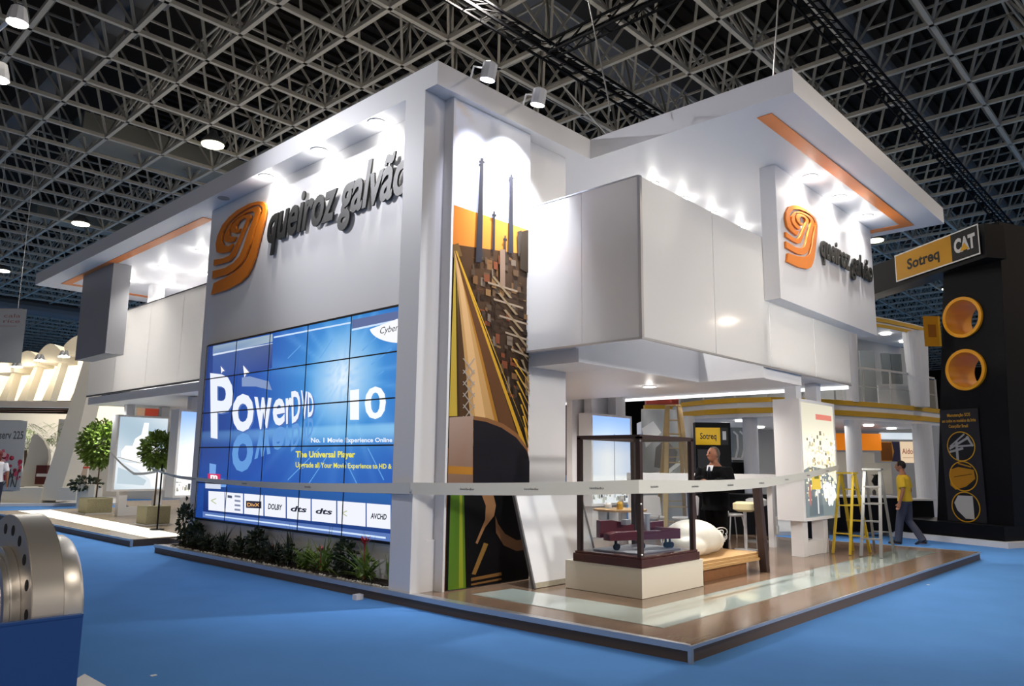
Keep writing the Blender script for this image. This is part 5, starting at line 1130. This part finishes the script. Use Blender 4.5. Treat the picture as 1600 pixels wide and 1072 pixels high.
chair('white_chair', 'white chair standing just right of the person in suit', onf(1146, 842), heading(-1, 0.3), seat_h=0.48)
chair('white_chair', 'white chair seen through the right pane of the glass case', onf(1068, 848), heading(0.6, 0.5), seat_h=0.46)
chair('white_chair', 'white chair further back seen through the glass case', onf(1022, 846), heading(-0.3, 0.8), seat_h=0.46)
def stool(label, pos, m):
    t = thing('bar_stool', label, 'stool', pos); q = MB(); q.tube([(0, 0, .66), (0, 0, .70), (0, 0, .80), (0, 0, .83)], [.12, .2, .2, .14], 18); q.build('seat', m, t, True)
    q = MB(); q.cyl((0, 0, .02), (0, 0, .66), .028, n=12); q.build('pole', ALU, t); q = MB(); q.cyl((0, 0, 0.001), (0, 0, .02), .2, n=20); q.build('foot', ALU, t)
stool('bar stool with rounded pale yellow seat left of the leaning wooden post', onf(1166, 860), mat('pale_yellow_seat', 'c8c09a', 0.6))
stool('white bar stool half hidden behind the pale yellow one', onf(1184, 846), WHITE2)
# round table with bits behind the case
t = thing('round_table', 'brown topped round table seen through the glass case', 'table', (4.4, 3.75, 0.138))
q = MB(); q.cyl((0, 0, 0.72), (0, 0, 0.75), 0.42, n=30); q.build('tabletop', PLY, t); q = MB(); q.cyl((0, 0, 0.02), (0, 0, 0.72), 0.03, n=10); q.build('pole', ALU, t); q = MB(); q.cyl((0, 0, 0), (0, 0, 0.02), 0.22, n=20); q.build('foot', ALU, t)
for k, (x, y, r, h_, m, lab) in enumerate([(4.25, 3.65, .05, .12, YEL, 'yellow can on the round table'), (4.5, 3.8, .04, .2, CHROME, 'steel flask on the round table'), (4.35, 3.95, .06, .09, WHITE2, 'white bowl on the round table'), (4.6, 3.6, .035, .15, BLACK, 'black bottle on the round table')]):
    q = MB(); q.tube([(x, y, .89), (x, y, .89 + h_ * .7), (x, y, .89 + h_)], [r, r, r * .6], 12); tag(q.build('container', m), lab, 'container')
# carton pile
rr = random.Random(12)
k = 0
for row, (py, n_) in enumerate(((836, 5), (822, 4), (811, 2))):
    for i in range(n_):
        p = fp(1193 + row * 3 + i * 5.2, 836, 17.2); s_ = 0.085 + 0.01 * (i % 2); z0_ = 0.1 + row * 0.19; h_ = 0.185
        mb = MB(); mb.box(p.x - s_ * .5, p.x + s_ * .5, p.y - s_ * .5, p.y + s_ * .5, z0_, z0_ + h_); tag(mb.build('carton', [OFFWHITE, PLY, WHITE2, PALLET][(i + row) % 4]), ('bottom', 'second', 'top')[row] + ' row carton in the pile left of the lightbox post', 'carton', 'cartons piled left of the lightbox post, row ' + str(row + 1))
# graphic wall and red band at the back, left of the stand
def pic_gr(P, W, H):
    P.grid(W, H, 12, 16, lambda u, v: mixc(hx('b8bcc0'), hx('8a9094'), abs(math.sin(u * 4 + v * 3))))
    P.poly([(W * .3, H * .25), (W * .8, H * .2), (W * .9, H * .45), (W * .6, H * .62), (W * .35, H * .5)], '4a4e52'); P.poly([(0, H * .1), (W * .6, H * .14), (W, H * .3), (W, H * .36), (W * .6, H * .2), (0, H * .16)], 'd8dcde')
    P.poly([(W * .1, H * .5), (W * .5, H * .7), (W * .3, H * .85), (0, H * .75)], 'd0d4d6')
tag(fpic('graphic_wall', 1004, 640, 1066, 760, 17.6, PRINT, pic_gr), 'grey printed graphic wall behind the wooden step ladder', 'poster')
tag(fbox('graphic_support', MW2, 1003, 639, 1067, 826, 17.62, 0.12), 'pale partition carrying the grey graphic behind the wooden ladder', 'wall')
tag(fbox('red_fascia', REDP, 1010, 612, 1068, 632, 21.5, 0.3), 'dark red fascia above the yellow stripe behind the wooden ladder', 'fascia')
tag(fbox('yellow_fascia', YEL, 1008, 632.5, 1068, 641, 21.4, 0.3), 'short yellow band under the dark red fascia', 'fascia')
# ---- black tower
TO = Vector((13.05, 0.05, 0)); TE = Vector((0.388, 0.922, 0)); TN = Vector((-0.922, 0.388, 0))
def tw(px, py, off=0.0):
    d = RM @ Vector((px - 800, -(py - 536), -FPX)); o = TO + TN * off; t = (o - CAM).dot(TN) / d.dot(TN); return CAM + d * t
Tw = thing('black_tower', 'tall black sign tower with two big yellow portholes at right', 'tower', (13.6, 0.9, 0)); ps = []
c4 = [tw(1474, 352), tw(1561, 346), tw(1586, 846), tw(1464, 834)]; c4[2].z = c4[3].z = 0.13; c4[0].z = c4[1].z
mb = MB(); mb.prism(c4, -TN * 0.9); body = mb.build('shaft', BLACK)
cuts = []; rc = []
for (px, py) in ((1505, 496), (1510, 578)):
    c = tw(px, py); r = 0.43; rc.append((c, r)); mb = MB(); mb.cyl(c + TN * 0.2, c - TN * 1.5, r, n=48); co = mb.build('cut', BLACK); cuts.append(co); m_ = body.modifiers.new('b', 'BOOLEAN'); m_.object = co; m_.solver = 'EXACT'
dg = bpy.context.evaluated_depsgraph_get(); dg.update(); nm = bpy.data.meshes.new_from_object(body.evaluated_get(dg)); body.modifiers.clear(); body.data = nm
for co in cuts: bpy.data.objects.remove(co)
ps.append(body)
for c, r in rc:
    mb = MB(); n_ = 48; u_ = TE; v_ = Vector((0, 0, 1)); C_ = [(math.cos(2 * PI * i / n_), math.sin(2 * PI * i / n_)) for i in range(n_)]
    R4 = [(0.06, r + 0.03), (-0.01, r + 0.03), (-0.85, r - 0.01), (-0.85, r - 0.03), (0.06, r - 0.04)]; vs = [c + TN * o + (u_ * a + v_ * b) * q for o, q in R4 for a, b in C_]
    fs = [(k * n_ + i, k * n_ + (i + 1) % n_, ((k + 1) % 5) * n_ + (i + 1) % n_, ((k + 1) % 5) * n_ + i) for k in range(5) for i in range(n_)]; mb.add(vs, fs); ps.append(mb.build('porthole_ring', YELR, smooth=True))
a = tw(1420, 838); mb = MB(); mb.prism([TO + TN * .35 - TE * .1 + Vector((0, 0, .12)), TO + TN * .35 + TE * 2.55 + Vector((0, 0, .12)), TO - TN * 0.9 + TE * 2.55 + Vector((0, 0, .12)), TO - TN * 0.9 - TE * .1 + Vector((0, 0, .12))], (0, 0, 0.30)); ps.append(mb.build('base', BLACK))
mb = MB(); mb.prism([TO + TN * .5 - TE * .25 + Vector((0, 0, .001)), TO + TN * .5 + TE * 2.75 + Vector((0, 0, .001)), TO - TN * 1.1 + TE * 2.75 + Vector((0, 0, .001)), TO - TN * 1.1 - TE * .25 + Vector((0, 0, .001))], (0, 0, 0.118)); ps.append(mb.build('white_kerb', WHITE))
o = tw(1543, 818, 0.03); o2 = tw(1481, 811, 0.03); W_ = (Vector((o2.x, o2.y, 0)) - Vector((o.x, o.y, 0))).length; top_ = tw(1537, 637, 0.03); H_ = top_.z - o.z
ur = -(Vector((o2.x - o.x, o2.y - o.y, 0)).normalized()); P = Pic(o2.xyz if False else Vector((o2.x, o2.y, o.z)), ur, (0, 0, 1)); P.step = 0.0005
P.rect(0, 0, W_, H_, '26262c')
P.text('Manutenção SOS', W_ * .2, H_ * .935, .1, 'c8952a', width=W_ * .6, bold=0.02); P.text('em todos os modelos da linha', W_ * .05, H_ * .885, .1, 'c8952a', width=W_ * .88, bold=0.02); P.text('Caterpillar Brasil', W_ * .22, H_ * .835, .1, 'c8952a', width=W_ * .5, bold=0.02)
for k, (v_, col) in enumerate(((0.665, '9a9a9c'), (0.40, 'b07a1c'), (0.13, 'b4b2ae'))):
    cy = H_ * v_; R_ = 0.33
    P.disc((W_ * .5, cy), R_ * .96, '1c1c22')
    if k == 0:
        for a_, b_, w_ in (((-.28, -.05), (.2, .2), .05), ((-.26, .0), (.1, .27), .035), ((-.1, -.3), (-.1, .12), .06), ((-.1, 0), (.28, .02), .04), ((.15, .22), (.28, .0), .05), ((-.28, -.12), (.05, -.04), .05)): P.line((W_ * .5 + a_[0], cy + a_[1]), (W_ * .5 + b_[0], cy + b_[1]), w_, col)
    if k == 1: P.poly([(W_ * .5 - .32, cy - .2), (W_ * .5 - .3, cy + .14), (W_ * .5 - .1, cy + .2), (W_ * .5 + .25, cy + .14), (W_ * .5 + .27, cy - .05), (W_ * .5 + .05, cy - .22), (W_ * .5 - .2, cy - .3)], col); P.line((W_ * .5 - .22, cy - .02), (W_ * .5 + .2, cy + .05), .015, '4a300c'); P.line((W_ * .5 - .1, cy + .28), (W_ * .5 + .2, cy + .2), .03, col)
    if k == 2: P.poly([(W_ * .5 - .26, cy + .08), (W_ * .5 - .16, cy + .24), (W_ * .5 + .18, cy + .24), (W_ * .5 + .18, cy - .25), (W_ * .5 - .02, cy - .25), (W_ * .5 - .2, cy - .08)], col)
    P.disc((W_ * .5, cy), R_, 'c8941c', n=40, ring=0.93)
ps.append(P.build('picture_panel', PRINT)); keep(Tw, ps)
# sign arm
SD = Vector((0.588, 0.809, 0)); SN = Vector((-0.809, 0.588, 0)); SO = tw(1531, 372, 0.55); SO = Vector((SO.x, SO.y, 0))
def sg(px, py, off=0.0):
    d = RM @ Vector((px - 800, -(py - 536), -FPX)); o = SO + SN * off; t = (o - CAM).dot(SN) / d.dot(SN); return CAM + d * t
At = thing('sign_beam', 'black beam with yellow and black company sign held by the tower', 'sign', sg(1460, 430)); ps = []
A_ = sg(1399, 401); B_ = sg(1530, 346); C4 = sg(1531, 398); D4 = sg(1401, 440)
zt, zb = (A_.z + B_.z) / 2, (C4.z + D4.z) / 2; Lr = sg(1530, 372); Ll = sg(1399, 420); WS = (Lr - Ll).xy.length; HS = zt - zb
u_ = -SD; P = Pic(Vector((Ll.x, Ll.y, zb)), u_, (0, 0, 1)); P.step = 0.001
P.rect(0, 0, WS, HS, 'd8d8d8'); P.rect(.03, .03, WS - .03, HS - .03, 'b88410'); P.rect(WS * .70, .03, WS - .03, HS - .03, '101014')
P.text('Sotreq', WS * .16, HS * .32, HS * .52, '14100c', width=WS * .40, bold=0.03)
P.text('CAT', WS * .73, HS * .30, HS * .62, 'c8c8ca', width=WS * .23, bold=0.05); P.poly([(WS * .79, HS * .30), (WS * .89, HS * .30), (WS * .84, HS * .55)], 'c8941c')
ps.append(P.build('sign_face', PRINT))
mb = MB(); e0 = Vector((Ll.x, Ll.y, 0)) + SD * 1.6 - SN * 0.04; e1 = Vector((Lr.x, Lr.y, 0)) - SD * 0.1 - SN * 0.04
mb.prism([Vector((e0.x, e0.y, zb - 0.1)), Vector((e1.x, e1.y, zb - 0.1)), Vector((e1.x, e1.y, zt - 0.03)), Vector((e0.x, e0.y, zt - 0.03))], -SN * 0.5); ps.append(mb.build('beam', BLACK)); keep(At, ps)
def pic_yel(P, W, H): P.rect(0, 0, W, H, 'a8740c'); P.rect(W * .3, H * .3, W * .85, H * .72, '7a4a0c')
t = thing('square_sign', 'tilted square yellow sign between white stand and tower', 'sign', fp(1457, 516, 17)); keep(t, [fbox('panel', YEL, 1445, 494, 1468, 541, 17.0, 0.06), fpic('sign_face', 1445, 494, 1468, 541, 16.99, PRINT, pic_yel)])
# ---- stand at the right edge
t = thing('shop_stand', 'lit stand with glass storey cut by the right edge', 'exhibition stand', fp(1590, 800, 26)); ps = [fbox('glass_storey', mat('greenish_glass', '8a9480', 0.3, emit='c8c89a', estr=0.25), 1560, 580, 1660, 682, 26, 0.3), fbox('gold_rim', mat('gold_rim', 'b8a070', 0.4), 1560, 573, 1660, 581, 25.9, 0.4), fbox('lower_body', OFFWHITE, 1560, 750, 1660, 830, 26, 0.3)]
for k in range(6): ps.append(fbox('mullion', BLACK, 1592 + k * 9, 600, 1593.2 + k * 9, 676, 25.9, 0.05)); ps.append(fbox('glazing_bar', BLACK, 1590, 604 + k * 13, 1650, 605.2 + k * 13, 25.92, 0.04))
def pic_lg(P, W, H): P.rect(0, 0, W, H, 'd8b898'); P.text('lg', W * .12, H * .42, H * .62, '1c1a1c', width=W * .32, bold=0.03); P.rect(W * .2, 0, W, H * .1, 'c08030')
ps.append(fpic('lettered_sign', 1572, 685, 1650, 745, 25.8, LIGHTB2, pic_lg)); keep(t, ps)
# ---- pavilion at left
W27 = 27.0
Pv = thing('white_portal', 'large white leaning portal frame of the far left stand', 'portal', fp(80, 788, 28)); ps = [fpoly('leaning_pillar', OFFWHITE, [(150, 520), (150, 562), (136, 618), (120, 687), (91, 782), (62, 782), (68, 759), (107, 640), (134, 552), (134, 520)], 26, 0.9), fpoly('base_beam', OFFWHITE, [(-25, 762), (66, 762), (62, 787), (-25, 789)], 25.9, 0.9)]; keep(Pv, ps)
mb = MB(); Q = [pt('z', 0, x, y) for x, y in ((-60, 792), (190, 790), (200, 776), (-60, 772))]; mb.prism([(q.x, q.y, 0.002) for q in Q], (0, 0, 0.09)); tag(mb.build('white_floor_plinth', WHITE), 'low white floor plinth under the leaning portal frame', 'platform')
for k, (x0, x1, xb0, xb1, ty, by) in enumerate(((-20, 24, -32, 6, 562, 577), (26, 60, 8, 36, 548, 567), (60, 98, 36, 74, 537, 561), (100, 150, 74, 118, 524, 549))):
    t = thing('membrane_bay', ('leftmost', 'second', 'third', 'rightmost')[k] + ' brightly lit scalloped bay of the far left stand', 'canopy', fp((x0 + x1) / 2, 630, 33)); xm = (x0 + x1) / 2
    arc = [(x0 + (x1 - x0) * i / 10, by - (by - ty) * math.sin(PI * (0.12 + 0.76 * i / 10)) * 1.0) for i in range(11)]
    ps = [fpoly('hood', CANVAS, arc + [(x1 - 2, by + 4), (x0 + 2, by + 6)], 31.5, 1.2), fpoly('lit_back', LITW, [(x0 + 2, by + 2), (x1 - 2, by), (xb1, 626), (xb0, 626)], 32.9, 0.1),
          fpoly('rib', CANVAS, [(x1 - 3, by - 1), (x1 + 1, by - 1), (xb1 + 4, 626), (xb1 - 9, 626)], 31.9, 0.5)]
    for dx in (-1, 5): p = fp(x1 + dx, by - 4, 30.8); m1 = MB(); m1.tube([p + Vector((0, 0, .25)), p + Vector((0, 0, .05)), p], [.05, .12, .17], 12); ps.append(m1.build('lamp_shade', ALU)); m1 = MB(); m1.cyl(p - Vector((0, 0, .03)), p - Vector((0, 0, .005)), .14, n=14); ps.append(m1.build('lamp_glow', BULB))
    keep(t, ps)
    q = fp(xm - 6, 580, 31.2); lamp('AREA', q, 10, (1, 0.92, 0.8), 0.8, fp(xm - 12, 600, 34), name='bay_light')
tag(fbox('upper_band', mat('band_white', 'cfc9c0', 0.5), -40, 626, 120, 637, 31.0, 0.5), 'white horizontal band under the lit scalloped bays', 'fascia')
t = thing('copper_slats', 'thin copper coloured slats above the palms at far left', 'canopy', fp(30, 641, 30)); keep(t, [fbox('slat', mat('copper_slat', '9a6a4a', 0.5), -40, 638.5 + 3 * k, 108 - 10 * k, 640 + 3 * k, 30.0 - .2 * k, 0.3) for k in range(3)])
tag(fpoly('shell_panel', OFFWHITE, [(27, 760), (40, 722), (49, 684), (53, 678), (59, 679), (68, 688), (75, 702), (76, 716), (70, 745), (66, 760)], 27.6, 0.15), 'curved cream shell panel standing left of the leaning pillar', 'panel')
t = thing('red_display', 'dark red and white display between shell panel and pillar', 'display', fp(64, 760, 27.2)); keep(t, [fbox('box', mat('dark_red', '5a1c18', 0.5), 57, 727, 74, 757, 27.3, 0.2), fbox('white_band', WHITE2, 57, 740, 74, 745, 27.27, 0.02)])
def pic_pos(P, W, H):
    P.rect(0, 0, W, H, 'b4b8ba'); P.text('conserv 225', W * .1, H * .74, H * .16, '5a5e62', width=W * .84, bold=0.02); rr = random.Random(5)
    for k in range(46): P.disc((W * rr.uniform(.3, .97), H * rr.uniform(.12, .58)), W * rr.uniform(.02, .07), rr.choice(['b0304a', 'd06a80', 'c84a60', 'e0b0b8', '8a1c30']), n=8)
    for k in range(5): P.line((W * rr.uniform(.5, .9), H * .05), (W * rr.uniform(.5, .95), H * .3), W * .02, '3a3a34')
t = thing('poster_stand', 'grey poster stand with pink flowers at the left edge', 'poster', fp(0, 760, 23)); keep(t, [fbox('board', mat('board_grey', '8c8f90', 0.5), -34, 656, 33, 768, 23.0, 0.12), fpic('poster_face', -34, 657, 31, 766, 22.98, PRINT, pic_pos)])
def pic_ban(P, W, H):
    P.rect(0, 0, W, H, 'b6b8b8'); P.text('cala', W * .62, H * .84, H * .1, '9a5a52', width=W * .28, bold=0.0); P.text('rice', W * .62, H * .74, H * .1, '9a5a52', width=W * .28, bold=0.0); P.line((W * .55, H * .68), (W * .85, H * .68), W * .01, '9a6a62')
t = thing('hanging_banner', 'grey hanging banner with faint red letters at the left edge', 'banner', fp(0, 480, 22)); qs = [fbox('cloth', mat('banner_grey', 'a8aaaa', 0.8), -60, 481, 34, 566, 22.0, 0.05), fpic('printed_face', -60, 482, 33, 566, 21.98, PRINT, pic_ban)]
for px in (-20, 28): a = fp(px, 482, 22.02); mb = MB(); mb.cyl(a, (a.x, a.y, Z0), 0.008, n=5); qs.append(mb.build('hanging_wire', ALU))
keep(t, qs)
# palms
def palm(label, base, h, n, L, seed):
    t = thing('palm_tree', label, 'palm', base); rr = random.Random(seed); m1 = MB(); m1.tube([(0, 0, 0), (.05, 0, h * .5), (0, 0, h)], [.09, .07, .06], 8); m1.build('trunk', BARK, t); m1 = MB()
    for k in range(n):
        a = rr.uniform(0, 6.28); el = rr.uniform(0.2, 1.6); d = Vector((math.cos(a), math.sin(a), el)).normalized(); p = Vector((0, 0, h)); sd = Vector((-math.sin(a), math.cos(a), 0))
        for i in range(10):
            q = p + d * L / 10
            for s_ in (-1, 1): leaf(m1, q, sd * s_ + d * .5 + Vector((0, 0, -.25)), L * .3 * (1 - abs(i - 4) / 9), .035, .5, 2)
            m1.add([p, q, q + Vector((0, 0, .02))], [(0, 1, 2)]); p = q; d = (d + Vector((0, 0, -.14))).normalized()
    m1.build('fronds', LEAFB if seed % 2 else LEAF, t)
b = fp(62, 770, 29); palm('tall palm with arching fronds behind the shell panel', (b.x, b.y, 0), 2.2, 22, 1.5, 5)
b = fp(33, 770, 31.5); palm('dark palm partly hidden between poster stand and shell panel', (b.x, b.y, 0), 1.9, 20, 1.3, 6)
b = fp(8, 770, 34); palm('palm top showing above the poster stand', (b.x, b.y, 0), 2.6, 14, 1.1, 7)
# stalls seen under the left balcony
tag(fbox('stall_wall', OFFWHITE, -60, 645, 118, 790, 37.0, 0.2), 'cream stall wall behind the palms at far left', 'wall')
lamp('AREA', fp(40, 640, 34), 120, (1, 0.9, 0.75), 3, fp(40, 760, 36), name='stall_light')
tag(fbox('stall_wall', mat('stall_wall_white', 'cbc9c4', 0.6), 92, 655, 330, 784, 31.0, 0.2), 'pale stall wall behind the potted trees', 'wall')
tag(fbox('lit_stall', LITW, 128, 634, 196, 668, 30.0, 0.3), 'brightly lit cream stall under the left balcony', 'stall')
tag(fbox('dark_soffit', BLACK, 128, 610, 200, 634, 30.0, 1.0), 'dark ceiling gap above the lit cream stall', 'soffit')
tag(fbox('red_sign', REDP, 229, 620, 249, 650, 31.78, 0.2), 'square red sign under the left balcony', 'sign')
tag(fbox('beige_sign', mat('beige_panel', 'c8a890', 0.5), 216, 620, 228.5, 650, 31.78, 0.2), 'narrow beige sign left of the square red one', 'sign')
tag(fbox('upper_stall_wall', MW2, 200, 600, 330, 658, 32.0, 0.2), 'grey stall wall high behind the square red sign', 'wall')
tag(fbox('red_sign', REDP, 262, 632, 286, 636, 31.78, 0.2), 'thin red sign strip beside the narrow lightbox', 'sign')
t = thing('red_shelf', 'white shelf unit with red boards behind the bushy potted tree', 'shelf', fp(112, 770, 27)); keep(t, [fbox('red_board', REDP, 107, 729, 133, 732, 27.0, 0.3), fbox('red_box', REDP, 98, 745, 111, 760, 27.1, 0.3), fbox('red_box', REDP, 103, 736, 111, 744, 27.1, 0.3), fbox('shelf_back', OFFWHITE, 104, 700, 140, 762, 27.45, 0.1)])
tag(fbox('white_crate', OFFWHITE, 92, 762, 120, 782, 25.5, 0.5), 'low cream box left of the bushy potted tree', 'box')
t = thing('square_planter', 'cream square planter with dark plant between the potted trees', 'planter', fp(134, 780, 24)); b = fp(134, 757, 24.3)
qs = [fbox('box', OFFWHITE, 122, 757, 148, 798, 24.0, 0.5)]; m1 = MB(); rr = random.Random(4); crown(m1, b, (.42, .42, .22), 260, .16, rr); qs.append(m1.build('foliage', LEAFD)); keep(t, qs)
